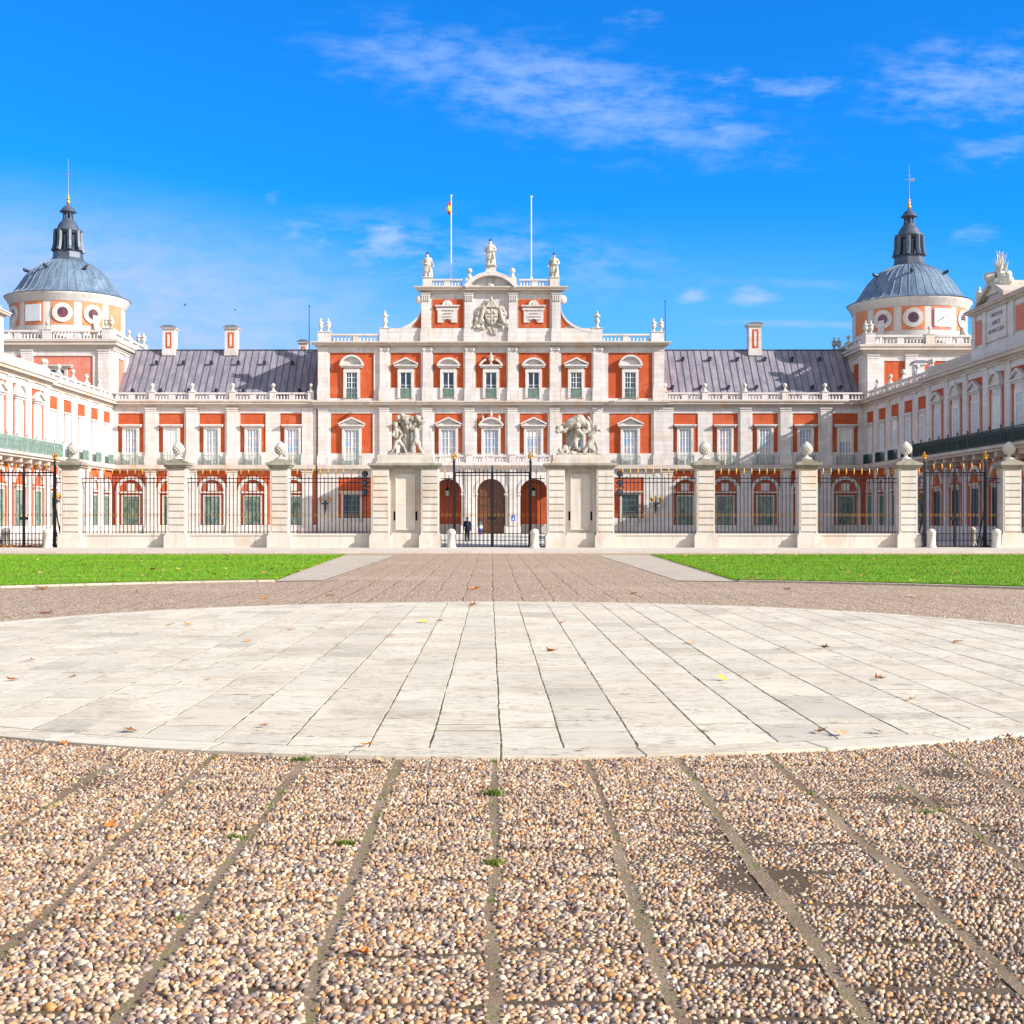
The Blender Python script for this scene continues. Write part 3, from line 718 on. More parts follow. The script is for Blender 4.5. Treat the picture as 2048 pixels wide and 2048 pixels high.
    for i in range(-2, 3):
        c = PC + i * sp; N = 16
        arc = [(c + ow * math.cos(PI * k / N), zs + ow * math.sin(PI * k / N)) for k in range(N + 1)]
        poly = [(c + sp / 2, zs)] + arc + [(c - sp / 2, zs), (c - sp / 2, top), (c + sp / 2, top)]
        m.prism(poly, -.8, 0)
        m.ring(c, zs, ow + .0, ow + .3, 0, PI, 16, .001, .09)
    for i in range(-2, 4):
        c = PC + (i - .5) * sp; e0 = c - (sp / 2 - ow); e1 = c + (sp / 2 - ow)
        if i == -2: e0 = PC - hw
        if i == 3: e1 = PC + hw
        m.box(e0, e1, g - .3, zs - .002, -.8, 0)
        m.box(e0 - .06, e1 + .06, zs - .28, zs - .06, -.86, .1)
        m.box(e0 - .05, e1 + .05, g - .3, g + .75, -.85, .08)
        m.box(c - .42, c + .42, g + .76, zs - .29, 0, .12) if 0 else m.box(c - .36, c + .36, g + .752, top - .25, .0, .15)
    m.box(PC - hw, PC + hw, top - .24, top, .0, .3); m.box(PC - hw - .3, PC + hw + .3, top + .001, top + .22, -3.3, .5)
    m.box(PC - hw, PC - hw + .8, g - .3, top, -3.25, -.801) ; m.box(PC + hw - .8, PC + hw, g - .3, top, -3.25, -.801) if False else None
    arc_o = obj('arcade', m, 'stone', r)
    m = MB(TA); b0 = top + .22; b1 = ZA(910.5)
    for i in range(-2, 3): balus(m, PC + i * sp - sp / 2 + .3, PC + i * sp + sp / 2 - .3, b0, b1, .15, .27)
    for i in range(-2, 4): pedestal(m, PC + (i - .5) * sp, b0, b1, .15, .58)
    obj('balustrade', m, 'stone', arc_o)
    m = MB(TA); m.box(PC - hw + .01, PC + hw - .01, g + .9, top - .26, -3.2, -3.15); m.mat = 1; m.box(PC - hw + .01, PC + hw - .01, g - .3, g + .9, -3.2, -3.1)
    obj('porch_back_wall', m, ['stucco_red', 'stone'], arc_o)
    # timber door leaves in the central arch
    m = MB(TA); c = PC; N = 16; o2 = ow - .01
    m.prism([(c - o2, g - .02)] + [(c + o2 * math.cos(PI - PI * k / N), zs + o2 * math.sin(PI - PI * k / N)) for k in range(N + 1)] + [(c + o2, g - .02)], -.7, -.55)
    for sx in (-1, 1):
        for j in range(5):
            z0 = g + .2 + j * .86; m.box(*sorted((c + sx * .15, c + sx * (o2 - .2))), z0, z0 + .66, -.551, -.49) if z0 < zs - .2 else None
        m.box(*sorted((c + sx * .001, c + sx * .07)), g, zs + .9, -.551, -.47)
    door = obj('door', m, 'wood_door', r)
pend_text = []
def text(s, size, p, parent, rz, mat='letter_grey'):
    cu = bpy.data.curves.new('lettering', 'FONT'); cu.body = s; cu.size = size; cu.align_x = 'CENTER'; cu.align_y = 'CENTER'; cu.extrude = .006
    cu.materials.append(MATS[mat])
    t = bpy.data.objects.new('lettering', cu); COL.objects.link(t); dg = bpy.context.evaluated_depsgraph_get(); dg.update()
    me = bpy.data.meshes.new_from_object(t.evaluated_get(dg)); bpy.data.objects.remove(t)
    o = bpy.data.objects.new('lettering', me); o.rotation_euler = (PI / 2, 0, rz)
    return link(o, parent, p)
pavilion()

# ================================================================== wings
def wing(sg):
    left = sg < 0; x0 = XL if left else XR
    T = (lambda u, z, d: (XL + d, u, z)) if left else (lambda u, z, d: (XR - d, u, z))
    r = thing('palace_wing', (x0, 109, 0), 'sunlit left palace wing with green balconies, behind the left side gate' if left else 'shaded right palace wing with gabled attic and inscribed plaque', 'building', 'palace wings')
    Y0, YM, Y1 = 87.35, 110.0, YP
    bays = [128, 124.05, 120.1, 116.2, 112.4]
    two_storey(r, T, YM, Y1 - .003, bays, 2.0, pan_w=2.3, wing=True)
    for p in [126.05, 122.1, 118.2, 114.3]:
        pilaster(r, T, p, Z_LEDGE1, Z_CO0, 1.0, .13, base=1.1); pilaster(r, T, p, G0, Z_LEDGE0 - .18, .9, .13, base=.95)
    parapet(r, T, YM + .1, Y1 - 1.0, [126.05, 122.1, 118.2, 114.3, 111.0, 110.4])
    m = MB(T); m.box(Y0, Y1 - .004, 0, Z_CO0 - .01, -13, -1.001); m.box(Y0, Y1 - .004, Z_CO0, Z_CO1 - .02, -13, -.001); obj('rear_block', m, 'stone', r)
    # end pavilion, standing forward of the wing
    TP = lambda u, z, d: T(u, z, d + .5)
    b2 = [107.1, 102.9, 98.75, 94.6, 90.5]
    m = MB(TP); m.mat = 1; m.box(Y0, YM, 0, Z_CO0 - .001, -1.5, 0); m.mat = 0
    m.box(Y0, YM, Z_PAN1 + .05, Z_CO0 - .002, 0, .1); m.box(Y0, YM, 7.0, 7.75, 0, .1)
    ed = [Y0] + [x for b in b2[::-1] for x in (b - 1.45, b + 1.45)] + [YM]
    for i in range(0, len(ed), 2): m.box(ed[i], ed[i + 1], 7.751, Z_PAN1 + .049, 0, .095); m.box(ed[i] + .3, ed[i + 1] - .3, 0, 6.9, 0, .2)
    m.box(Y0, YM, 0, G0 + .95, 0, .24)
    obj('wall', m, ['stone', 'stucco_red'], r)
    m = MB(TP); cornice(m, Y0, YM, Z_CO0, Z_CO1, .8); m.box(Y0, YM, Z_CO1, Z_BAL + .1, -.7, -.05); obj('cornice', m, 'stone_stained', r)
    for p in [109.3, 105.0, 100.8, 96.65, 92.5]: pilaster(r, TP, p, 7.6, Z_CO0, 1.0, .15, base=.6)
    for i, b in enumerate(b2):
        window(r, TP, b, 7.55, Z(862), 1.25, .24, 'tri' if i % 2 == 0 else 'high', Z(846), 2.3, pane='glass_curtain', cols=4, rows=4, sd=.12, hd=.34)
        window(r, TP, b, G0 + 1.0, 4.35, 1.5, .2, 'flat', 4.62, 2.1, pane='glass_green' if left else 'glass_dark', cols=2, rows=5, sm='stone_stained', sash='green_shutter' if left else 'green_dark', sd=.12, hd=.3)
        a = MB(TP); a.ring(b, 4.9, .95, 1.25, 0, PI, 14, 0, .2); obj('arch', a, 'stone', r)
    # long balcony
    YB = Y0 - 1.5
    m = MB(TP); m.box(YB, YM - .6, 7.0, 7.22, .0, 1.5); m.box(YB, YM - .7, 6.82, 6.998, .0, 1.3)
    for q in np.arange(109, Y0, -2.1):
        m.prism([(q - .22, 6.8), (q + .22, 6.8), (q + .22, 6.2), (q - .22, 6.2)], 0, .45); m.prism([(q - .2, 6.81), (q + .2, 6.81), (q + .2, 6.45), (q - .2, 6.45)], .45, 1.1)
    bal = obj('balcony', m, 'stone_stained', r)
    m = MB(TP); d = 1.42
    for za, zb in ((8.28, 8.36), (7.28, 7.33), (8.02, 8.06)): m.box(YB, YM - .65, za, zb, d - .03, d + .03)
    for i in range(int((YM - .65 - YB) / .13)): q = YM - .66 - i * .13; m.box(q - .016, q + .016, 7.23, 8.28, d - .014, d + .014)
    for q in np.arange(YM - .7, YB, -2.1): m.tube((q, 7.23, d), (q, 8.5, d), .05); m.ball((q, 8.52, d), .08)
    for k in range(12): q = .1 + k * .12; m.box(YM - .67, YM - .64, 7.23, 8.28, q - .014, q + .014)
    m.box(YB, YM - .66, 7.35, 8.2, d - .06, d - .045); m.box(YM - .69, YM - .66, 8.28, 8.36, 0, d)
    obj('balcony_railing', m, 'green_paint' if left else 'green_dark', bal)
    # attic with little gable
    a0, a1 = 99.9, 88.4; TAt = lambda u, z, d: T(u, z, d + .35)
    m = MB(TAt); zt = 17.5; zb = Z_CO1 + .02
    m.box(a1, a0, zb, zt, -3, 0); m.box(a1, a0, zb, zb + 1.0, 0, .12)
    for q in (99.5, 97.3, 92.2, 88.9): m.box(q - .35, q + .35, zb + 1.0, zt, 0, .13)
    m.mat = 1
    for q in (98.4, 90.6): m.box(q - .75, q + 1.05, zb + 1.25, zt - .45, 0, .05)
    m.mat = 0; att = obj('attic', m, ['stone', 'stucco_pink'], r)
    m = MB(TAt); cornice(m, a1, a0, zt, zt + .45, .6, .5); m.box(a1, a0, zt, zt + .44, -3, -.001)
    gc, gw, gh = 95.0, 2.6, 1.2
    m.prism([(gc - gw + .3, zt + .451), (gc + gw - .3, zt + .451), (gc, zt + .45 + gh)], -2.5, .15)
    for s2 in (-1, 1): m.prism([(gc + s2 * (gw + .1), zt + .452), (gc, zt + .45 + gh), (gc, zt + .8 + gh), (gc + s2 * (gw + .1), zt + .78)][::s2], -2.6, .65)
    obj('gable', m, 'stone_stained', att)
    m = MB(TAt); m.box(93.2, 96.8, 15.3, 17.5, 0, .1); m.box(93.05, 96.95, 17.5, 17.62, 0, .2); m.box(93.05, 96.95, 15.15, 15.3, 0, .16); m.mat = 0
    pl = obj('plaque', m, 'stone', r)
    rz = -PI / 2 if not left else PI / 2
    if not left:
        for i, t in enumerate(('CAROLVS III', 'ADIECIT', 'AN MDCCLXXV')): text(t, .42, TAt(95.0, 17.0 - i * .58, .115), pl, rz)
    m = MB(TAt); pedestal(m, 99.4, zt + .45, zt + .75, -.3, .8); obj('pedestal', m, 'stone', att)
    place('urn', r, TAt(99.4, zt + .85, -.3), .85)
    if not left:
        y, x = 122.0, 40.0; c = MB(WT); zt2 = Z(722, y)
        c.box(x - .45, x + .45, Z_CO1, zt2 - .4, y - .45, y + .45); c.box(x - .62, x + .62, zt2 - .4, zt2 - .25, y - .62, y + .62); c.mat = 1
        c.prism([(x - .65, zt2 - .249), (x + .65, zt2 - .249), (x + .4, zt2), (x - .4, zt2)], y - .65, y + .65); obj('chimney', c, ['stone', 'slate_cap'], r)
    return r
wing_l = wing(-1); wing_r = wing(1)

# ================================================================== domed corner towers
def tower(sg):
    left = sg < 0; cx = -44.5 if left else 43.8; hw = 6.5; dz = 0.0 if left else -.5; cy = YP + hw
    r = thing('corner_tower', (cx, cy, 0), 'left domed palace tower with a blank square panel on its drum' if left else 'right domed palace tower carrying a square white clock face on its drum', 'building', 'domed corner towers')
    zc0, zc1, zb = Z(700) + dz, Z(680) + dz, Z(660) + dz
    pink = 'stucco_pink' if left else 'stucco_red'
    m = MB(WT); m.mat = 1; m.box(cx - hw, cx + hw, 0, zc0, cy - hw + .004, cy + hw); m.mat = 0
    Tf = lambda u, z, d: (cx + u, YP - d, z)
    if left: Ts = lambda u, z, d: (cx + hw + d, cy + u, z)
    else: Ts = lambda u, z, d: (cx - hw - d, cy + u, z)
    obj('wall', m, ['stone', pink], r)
    for T in (Tf, Ts):
        m = MB(T); e = .003 if T is Tf else 0
        for a, b in ((-hw, -hw + 1.9), (-1.55 + (0 if left else 0), -.35) if False else (hw - 1.9, hw), (-2.5, -1.4)): m.box(a + e, b - e, 12, zc0 - .6, 0, .1)
        m.box(-hw + .002, hw - .002, zc0 - .6, zc0, 0, .1)
        obj('stone_framing', m, 'stone', r)
        for u in (-hw + .75, hw - .75, -1.95): pilaster(r, T, u, 12, zc0, 1.15, .25, base=.05)
        q_ = 0 if T is Tf else .004
        m = MB(T); cornice(m, -hw, hw, zc0 + q_, zc1 - q_, .75 - q_, .75 + q_); obj('cornice', m, 'stone_stained', r)
        m = MB(T); balus(m, -hw + 1.0, -.45, zc1, zb, -.1, .33); balus(m, .45, hw - 1.0, zc1, zb, -.1, .33); pedestal(m, 0, zc1, zb, -.1, .9)
        for u in (-hw + .5, hw - .5): pedestal(m, u, zc1, zb + .1, -.1 if T is Tf else -.12, .95)
        obj('balustrade', m, 'stone', r)
        place('ball_finial', r, T(0, zb + .1, -.1), .9)
    zw0 = Z(768) + dz
    window(r, Tf, .95 if left else 1.0, zw0 - .6, Z(739) + dz, 1.7, .3, 'flat', Z(733) + dz, 3.3, cols=2, rows=3, sm='stone_stained' if left else 'stone')
    m = MB(WT); m.box(cx - hw, cx + hw, zc0, zc1 - .01, cy - hw + .0, cy + hw); obj('terrace', m, 'stone', r)
    for qx in (-1, 1):
        for q in (-.26, .26):
            place('urn', r, (cx + qx * (hw - .45) + q, YP + .45, zb + .2), .78)
    for q in (-.26, .26): place('urn', r, ((cx + sg * -1 * (hw - .45)) + q, cy + hw - .5, zb + .2), .78)
    # drum
    R = 5.75; zd0, zd1 = zc1 - .05, 24.55 + dz
    m = MB(WT); m.lathe(cx, cy, [(R, zd0), (R, zd1)], 72, True)
    m.lathe(cx, cy, [(R + .02, zd1 - .45), (R + .12, zd1 - .4), (R + .14, zd1 - .1), (R + .3, zd1), (R + .34, zd1 + .2), (R + .5, zd1 + .32), (R + .52, zd1 + .5), (R + .3, zd1 + .52)], 72, True)
    m.lathe(cx, cy, [(R + .25, zd0), (R + .25, zd0 + .7), (R + .1, zd0 + .75)], 72, True)
    drum = obj('drum', m, 'drum_plaster', r)
    off = 12.5 if left else 16.0
    zp0, zp1 = Z(653) + dz + .35, Z(598) + dz + .0; zm = (zp0 + zp1) / 2
    for k in range(12):
        an = math.radians(off + 30 * k)
        if math.cos(an) < -.2: continue
        def TD(u, z, d, an=an):
            b = an + u / R; q = R + d; return (cx + q * math.sin(b), cy - q * math.cos(b), z)
        m = MB(TD); hwp = 1.12; n = 6
        for i in range(n):
            a = -hwp + 2 * hwp * i / n; b = -hwp + 2 * hwp * (i + 1) / n; m.box(a, b, zp0, zp1, -.05, .03)
        sp = obj('stucco_panel', m, ('stucco_peach' if not (not left and k == 0) else 'stucco_pink'), drum)
        square = (left and k in (11,)) or (not left and k == 0) or (k in (2, 9))
        if square:
            if k in (2, 9): continue
            m = MB(TD); s = .86 if left else .92
            m.box(-s, s, zm - s * .98, zm + s * .98, .03, .16)
            if left: obj('blank_plaque', m, 'white_paint', drum)
            else:
                m.mat = 0; cf = obj('clock_face', m, 'white_paint', drum)
                h = MB(TD)
                for t in range(12):
                    a = 2 * PI * t / 12; c0 = (.66 * math.sin(a), .66 * math.cos(a))
                    for dx in ((-.05, .05) if t % 3 else (-.07, 0, .07)):
                        ca, sa = math.cos(a), math.sin(a)
                        p0 = (c0[0] + dx * ca - .09 * sa, zm + c0[1] - dx * sa - .09 * ca, .165); p1 = (c0[0] + dx * ca + .09 * sa, zm + c0[1] - dx * sa + .09 * ca, .165)
                        h.tube(p0, p1, .016, .016, 4)
                obj('numerals', h, 'letter_grey', drum)
                h = MB(TD); h.tube((0, zm, .2), (.62, zm + .4, .2), .035, .015, 5); h.tube((0, zm, .2), (-.62, zm - .46, .2), .045, .03, 5); h.ball((0, zm, .2), .07); h.ball((-.62, zm - .46, .2), .06)
                obj('clock_hands', h, 'iron', drum)
        else:
            m = MB(TD); m.ring(0, zm, .58, .98, 0, 2 * PI, 28, -.02, .15); m.ring(0, zm, .52, .60, 0, 2 * PI, 28, -.02, .10)
            oc = obj('oculus', m, 'stone', drum)
            m = MB(TD); m.ring(0, zm, .01, .55, 0, 2 * PI, 20, .0, .04); obj('pane', m, 'glass_red', oc) if False else obj('oculus_pane', m, 'glass_red', drum)
    # scroll buttresses on the diagonals
    for q in (45, -45, 135, -135):
        an = math.radians(q)
        def TB(u, z, d, an=an):
            px, py = cx + (R + u) * math.sin(an), cy - (R + u) * math.cos(an); return (px + d * math.cos(an), py + d * math.sin(an), z)
        m = MB(TB); pts = [(-.1, zd0), (2.0, zd0)] + [(2.0 - 1.85 * math.sin(t * PI / 2), zd0 + .55 + 2.3 * (1 - math.cos(t * PI / 2))) for t in np.linspace(0, 1, 10)] + [(-.1, zd0 + 2.9)]
        m.prism(pts, -.3, .3); obj('buttress', m, 'stone', r)
    # dome
    z0 = zd1 + .5
    prof = [(R + .62, z0), (R + .45, z0 + .06), (6.05, z0 + .22), (5.68, z0 + .52), (5.32, z0 + .98), (4.95, z0 + 1.55), (4.5, z0 + 2.2), (3.95, z0 + 2.82), (3.25, z0 + 3.38), (2.5, z0 + 3.78), (1.75, z0 + 4.06), (1.2, z0 + 4.15)]
    prof = [(r_ * (.955 if i_ > 1 else 1), z_) for i_, (r_, z_) in enumerate(prof)]
    m = MB(WT); m.lathe(cx, cy, prof, 64, True)
    dome = obj('dome', m, 'lead_dome', r)
    m = MB(WT)
    for k in range(40):
        a = 2 * PI * k / 40
        for (r0, a0), (r1, a1) in zip(prof[:-2], prof[1:-1]):
            m.tube((cx + r0 * math.cos(a), a0 + .01, cy + r0 * math.sin(a)), (cx + r1 * math.cos(a), a1 + .01, cy + r1 * math.sin(a)), .04, .036, 4)
    obj('dome_ribs', m, 'lead_pale', dome)
    for a in (-.25, .75, -1.25):
        m = MB(WT); rr, zz = 3.9, z0 + 2.85; q = (cx + rr * math.sin(a), zz, cy - rr * math.cos(a)); q2 = (cx + (rr + .45) * math.sin(a), zz + .1, cy - (rr + .45) * math.cos(a))
        m.tube(q, q2, .17, .17, 8); m.ball((q2[0], q2[1] + .05, q2[2]), .16); obj('dome_vent', m, 'lead_dark', dome)
    # lantern
    L0 = z0 + 4.0
    m = MB(WT); O = 8
    m.lathe(cx, cy, [(1.75, L0), (1.78, L0 + .18), (1.65, L0 + .3), (1.55, L0 + .36), (1.5, L0 + .95), (1.62, L0 + 1.05), (1.45, L0 + 1.12)], O, False, PI / 8)
    m.lathe(cx, cy, [(.95, L0 + 1.0), (.95, L0 + 3.2)], O, False, PI / 8)
    for k in range(O):
        a = 2 * PI * k / O + PI / 8
        pr = [(1.52, L0 + 1.08), (1.36, L0 + 1.5), (1.28, L0 + 2.2), (1.26, L0 + 3.2)]
        for (r0, a0), (r1, a1) in zip(pr[:-1], pr[1:]):
            m.tube((cx + r0 * math.cos(a), a0, cy + r0 * math.sin(a)), (cx + r1 * math.cos(a), a1, cy + r1 * math.sin(a)), .27, .25, 6, False)
        b = a + PI / O; c, s_ = math.cos(b), math.sin(b)
    m.lathe(cx, cy, [(1.2, L0 + 2.95), (1.3, L0 + 3.1), (1.42, L0 + 3.2), (1.48, L0 + 3.34), (1.2, L0 + 3.4), (1.12, L0 + 3.55), (1.02, L0 + 3.85), (.8, L0 + 4.2), (.6, L0 + 4.36), (.6, L0 + 4.5), (.5, L0 + 4.55)], 16, True)
    m.lathe(cx, cy, [(.33, L0 + 4.5), (.33, L0 + 5.2)], 8)
    for k in range(8):
        a = 2 * PI * k / 8; m.tube((cx + .5 * math.cos(a), L0 + 4.5, cy + .5 * math.sin(a)), (cx + .48 * math.cos(a), L0 + 5.2, cy + .48 * math.sin(a)), .09, .08, 5)
    m.lathe(cx, cy, [(.5, L0 + 5.05), (.62, L0 + 5.18), (.85, L0 + 5.26), (.86, L0 + 5.36), (.7, L0 + 5.42), (.62, L0 + 5.62), (.4, L0 + 5.86), (.12, L0 + 6.0), (.08, L0 + 6.15)], 16, True)
    obj('lantern', m, 'lead_dark' if False else 'lead_seam', r)
    m = MB(WT)
    for k in range(O):
        a = 2 * PI * k / O + PI / 8 + PI / O; c, s_ = math.cos(a), math.sin(a); rr = 1.0
        m.tube((cx + .93 * c, L0 + 1.15, cy + .93 * s_), (cx + .93 * c, L0 + 2.75, cy + .93 * s_), .26, .26, 8)
    obj('lantern_glazing', m, 'glass_dark', r)
    m = MB(WT)
    m.lathe(cx, cy, [(.06, L0 + 6.0), (.2, L0 + 6.2), (.22, L0 + 6.35), (.08, L0 + 6.5), (.15, L0 + 6.62), (.17, L0 + 6.72), (.06, L0 + 6.85), (.13, L0 + 6.98), (.14, L0 + 7.08), (.04, L0 + 7.2)], 10); obj('gilt_balls', m, 'gold', r)
    m = MB(WT); m.tube((cx, L0 + 7.1, cy), (cx, L0 + 10.9, cy), .06, .02, 6)
    for zz, w in ((9.2, .5), (8.9, .12), (9.6, .15)): m.tube((cx - w, L0 + zz, cy), (cx + w, L0 + zz, cy), .03, .03, 5)
    if not left: m.box(cx + .1, cx + .55, L0 + 9.05, L0 + 9.35, cy - .015, cy + .015)
    obj('weathervane', m, 'lead_pale', r)
    return r
tower_l = tower(-1); tower_r = tower(1)

# ================================================================== statues on the gable and the end pavilion
def king(name, p, h, label, armside, yaw=0.0):
    r = thing(name, p, label, 'statue', 'statues on the gable')
    x, y, z = p; k = h
    def W(u, zz, d): return (x + u * k, y - d * k, z + zz * k)
    m = MB(lambda u, zz, d: W(u, zz, d)); sg = armside
    m.box(-.17, .17, 0, .05, -.13, .13)
    m.capsule((-.06, .07, .02), (-.07, .45, 0), .055, .085); m.capsule((.07, .07, .05), (.06, .45, 0), .055, .085)
    m.capsule((0, .42, -.01), (0, .72, 0), .115, .125); m.ball((0, .56, .04), .11, 10, 8)
    m.capsule((-.10, .77, 0), (.10, .77, 0), .06, .06); m.capsule((0, .80, 0), (0, .86, .01), .04, .04); m.ball((0, .905, .015), .062, 10, 8, (.9, 1.15, 1)); m.ball((0, .87, .045), .04, 8, 6)
    for q in range(9):
        a = PI * (q / 8.0) ; c = math.cos(a); m.capsule((.17 * c, .06, -.04 - .07 * math.sin(a)), (.11 * c, .76, -.02 - .06 * math.sin(a)), .045, .04, 6)
    for q in range(6): u = -.11 + .044 * q; m.capsule((u * 1.25, .22 + .03 * (q % 2), .07 + .02 * (q % 3)), (u * .8, .58, .09), .022, .02, 5)
    m.capsule((sg * .13, .76, 0), (sg * .20, .60, .03), .05, .045); m.capsule((sg * .20, .60, .03), (sg * .10, .55, .14), .04, .03); m.ball((sg * .08, .55, .15), .03)
    m.capsule((-sg * .13, .76, 0), (-sg * .19, .58, .0), .05, .045); m.capsule((-sg * .19, .58, 0), (-sg * .24, .46, .06), .04, .03); m.ball((-sg * .25, .45, .07), .03)
    remesh('figure', m, 'statue_stone', .014 * k, r, 1, .05, .12)
    m = MB(lambda u, zz, d: W(u, zz, d))
    m.lathe(0, .015, [(.052, .945), (.062, .965), (.055, .972)], 10)
    for q in range(6):
        a = 2 * PI * q / 6; m.tube((.055 * math.cos(a), .965, .015 + .055 * math.sin(a)), (.02 * math.cos(a), 1.03, .015 + .02 * math.sin(a)), .012, .008, 4)
    m.ball((0, 1.035, .015), .018, 6, 5); m.tube((0, 1.03, .015), (0, 1.075, .015), .007, .005, 4)
    obj('crown', m, 'iron', r)
    m = MB(lambda u, zz, d: W(u, zz, d)); m.tube((-sg * .26, .40, .06), (-sg * .17, .72, .12), .010, .010, 5); obj('sceptre', m, 'iron', r)
    return r
def ppt(px, py, Y): return (X(px, Y), Y, Z(py, Y))
king('statue', ppt(981, 531, YP - .2), 2.55, 'crowned stone king highest of the roofline, standing over the curved pediment', 1)
king('statue', ppt(855, 556.5, YP - .12), 2.5, 'crowned stone king at the end of the gable balustrade beside the flag', -1)
king('statue', ppt(1108, 556.5, YP - .12), 2.45, 'crowned stone king at the end of the gable balustrade beside the bare pole', 1)
def trophy():
    p = (XR - .2, 95.0, 19.1); r = thing('trophy_sculpture', p, 'stone trophy of drums, banners and spears above the right wing gable', 'sculpture')
    rg = random.Random(5); m = MB(lambda u, z, d: (p[0] - d, p[1] + u, p[2] + z))
    m.box(-1.3, 1.3, -.6, .1, -.8, .5)
    for i in range(22): m.ball((rg.uniform(-1.3, 1.3), rg.uniform(0, .7), rg.uniform(-.5, .5)), rg.uniform(.15, .32), 7, 6)
    m.ball((0, .9, 0), .45, 10, 8)
    for i in range(24):
        a = rg.uniform(-1.4, 1.4); l = rg.uniform(1.3, 2.1) * (1.12 - .3 * abs(a)); m.capsule((.2 * a, .5, rg.uniform(-.3, .3)), (l * math.sin(a), .4 + l * math.cos(a), rg.uniform(-.5, .5)), .12, .03, 6)
    m.capsule((0, .6, 0), (.05, 2.5, 0), .26, .04, 8)
    remesh('carving', m, 'statue_stone', .04, r, 0)
    for u, z, d in ((.55, .75, .6), (-.1, .6, .75)):
        q = MB(lambda a, b, c: (p[0] - c, p[1] + a, p[2] + b)); q.tube((u, z, d - .3), (u + .1, z - .1, d + .25), .36, .36, 14); q.tube((u + .1, z - .1, d + .26), (u + .105, z - .105, d + .3), .12, .12, 8); obj('drum', q, 'statue_stone', r)
trophy()
# ------------------------------------------------------------------ poles on the roof
def pole(name, px, ytop, ybot, Y, rad, label, cat, mat, flag=False, group=None):
    x = X(px, Y); z0 = Z(ybot, Y); z1 = Z(ytop, Y)
    r = thing(name, (x, Y, z0), label, cat, group)
    m = MB(WT); m.tube((x, z0, Y), (x, z1, Y), rad, rad * .75, 8); m.ball((x, z1 + rad, Y), rad * 1.8, 8, 6); m.lathe(x, Y, [(rad * 3, z0), (rad * 3, z0 + .1), (rad * 1.3, z0 + .3)], 8); obj('pole', m, mat, r)
    if flag:
        V = []; Fq = []; nx, nz = 10, 12; ft, fb = Z(400, Y), Z(430, Y)
        m = MB(WT); M0 = []
        for j in range(nz + 1):
            for i in range(nx + 1):
                t = i / nx; v = j / nz
                uu = -.42 * t * (math.sin(PI * (.12 + .8 * v)) * .9 + .15); zz = ft - (ft - fb) * v - .25 * t * (1 - v); dd = .16 * math.sin(t * 7 + v * 3)
                M0.append((x + uu - .05, zz, Y + dd))
        for j in range(nz):
            for i in range(nx):
                a = j * (nx + 1) + i; m.mat = 1 if nz * .28 <= j < nz * .74 else 0
                m.add([M0[a], M0[a + 1], M0[a + nx + 2], M0[a + nx + 1]], [(0, 1, 2, 3)], True)
        m.mat = 0
        for k in range(4): m.ball((x - .18, ft - (ft - fb) * (.43 + .04 * k), Y - .02 + .01 * k), .05, 6, 5, (1, 1, 1.4))
        obj('flag', m, ['flag_red', 'flag_yellow'], r)
    return r
pole('flagpole', 902.3, 393, 560, YP + 1.4, .065, 'white flagpole flying a furled red and yellow flag behind the gable balustrade', 'flagpole', 'white_paint', True)
pole('flagpole', 1062.5, 395, 560, YP + 1.4, .065, 'bare white flagpole without a flag behind the gable balustrade', 'flagpole', 'white_paint')
pole('lightning_rod', 618.5, 613, 704, YP + 6, .045, 'thin dark rod on the roof left of the tall pavilion', 'rod', 'iron')
pole('lightning_rod', 1330.3, 603, 696, YP + 6, .045, 'tall thin dark rod on the roof right of the tall pavilion', 'rod', 'iron')
pole('lightning_rod', 1326.3, 650, 696, YP + 6, .03, 'short thin dark rod close to the tall rod right of the pavilion', 'rod', 'iron')
def bird(px, py, label, fl):
    p = ppt(px, py, 150); r = thing('bird', p, label, 'bird', 'birds in the sky'); m = MB(WT); x, y, z = p
    k = .5
    m.T = (lambda u_, z_, d_: (x + (u_ - x) * k, y + (d_ - y) * k, z + (z_ - z) * k))
    m.capsule((x - .22, z, y), (x + .2, z + .03, y), .05, .08); m.ball((x + .3, z + .06, y), .06)
    for s2 in (-1, 1): m.add([(x - .1, z + .03, y), (x + .12, z + .05, y), (x + .05, z + .05 + fl * .3, y + s2 * .38), (x - .12, z + fl * .38, y + s2 * .62)], [(0, 1, 2, 3)])
    m.add([(x - .2, z, y), (x - .42, z + .03, y - .08), (x - .42, z + .03, y + .08)], [(0, 1, 2)])
    obj('body', m, 'bird_black', r)
bird(370, 611, 'small dark bird flying straight above the left chimney', 1); bird(470, 619.5, 'small dark bird flying just above the second chimney', -.5)
for px, py, lb in ((738.4, 804, 'small white security camera on the cornice left of the centre'), (1224, 802, 'small white security camera on the cornice right of the centre')):
    x, y, z = ppt(px, py, YP - 1.0); r = thing('security_camera', (x, y, z), lb, 'camera', 'security cameras'); m = MB(WT); m.tube((x, z, y), (x + .1, z - .1, y - .4), .13, .13, 10); m.tube((x, z, y), (x, z + .02, y + .6), .04, .04, 6); obj('housing', m, 'camera_white', r)
    m = MB(WT); m.tube((x + .1, z - .1, y - .4), (x + .105, z - .105, y - .42), .09, .09, 10); obj('lens', m, 'black_hole', r)

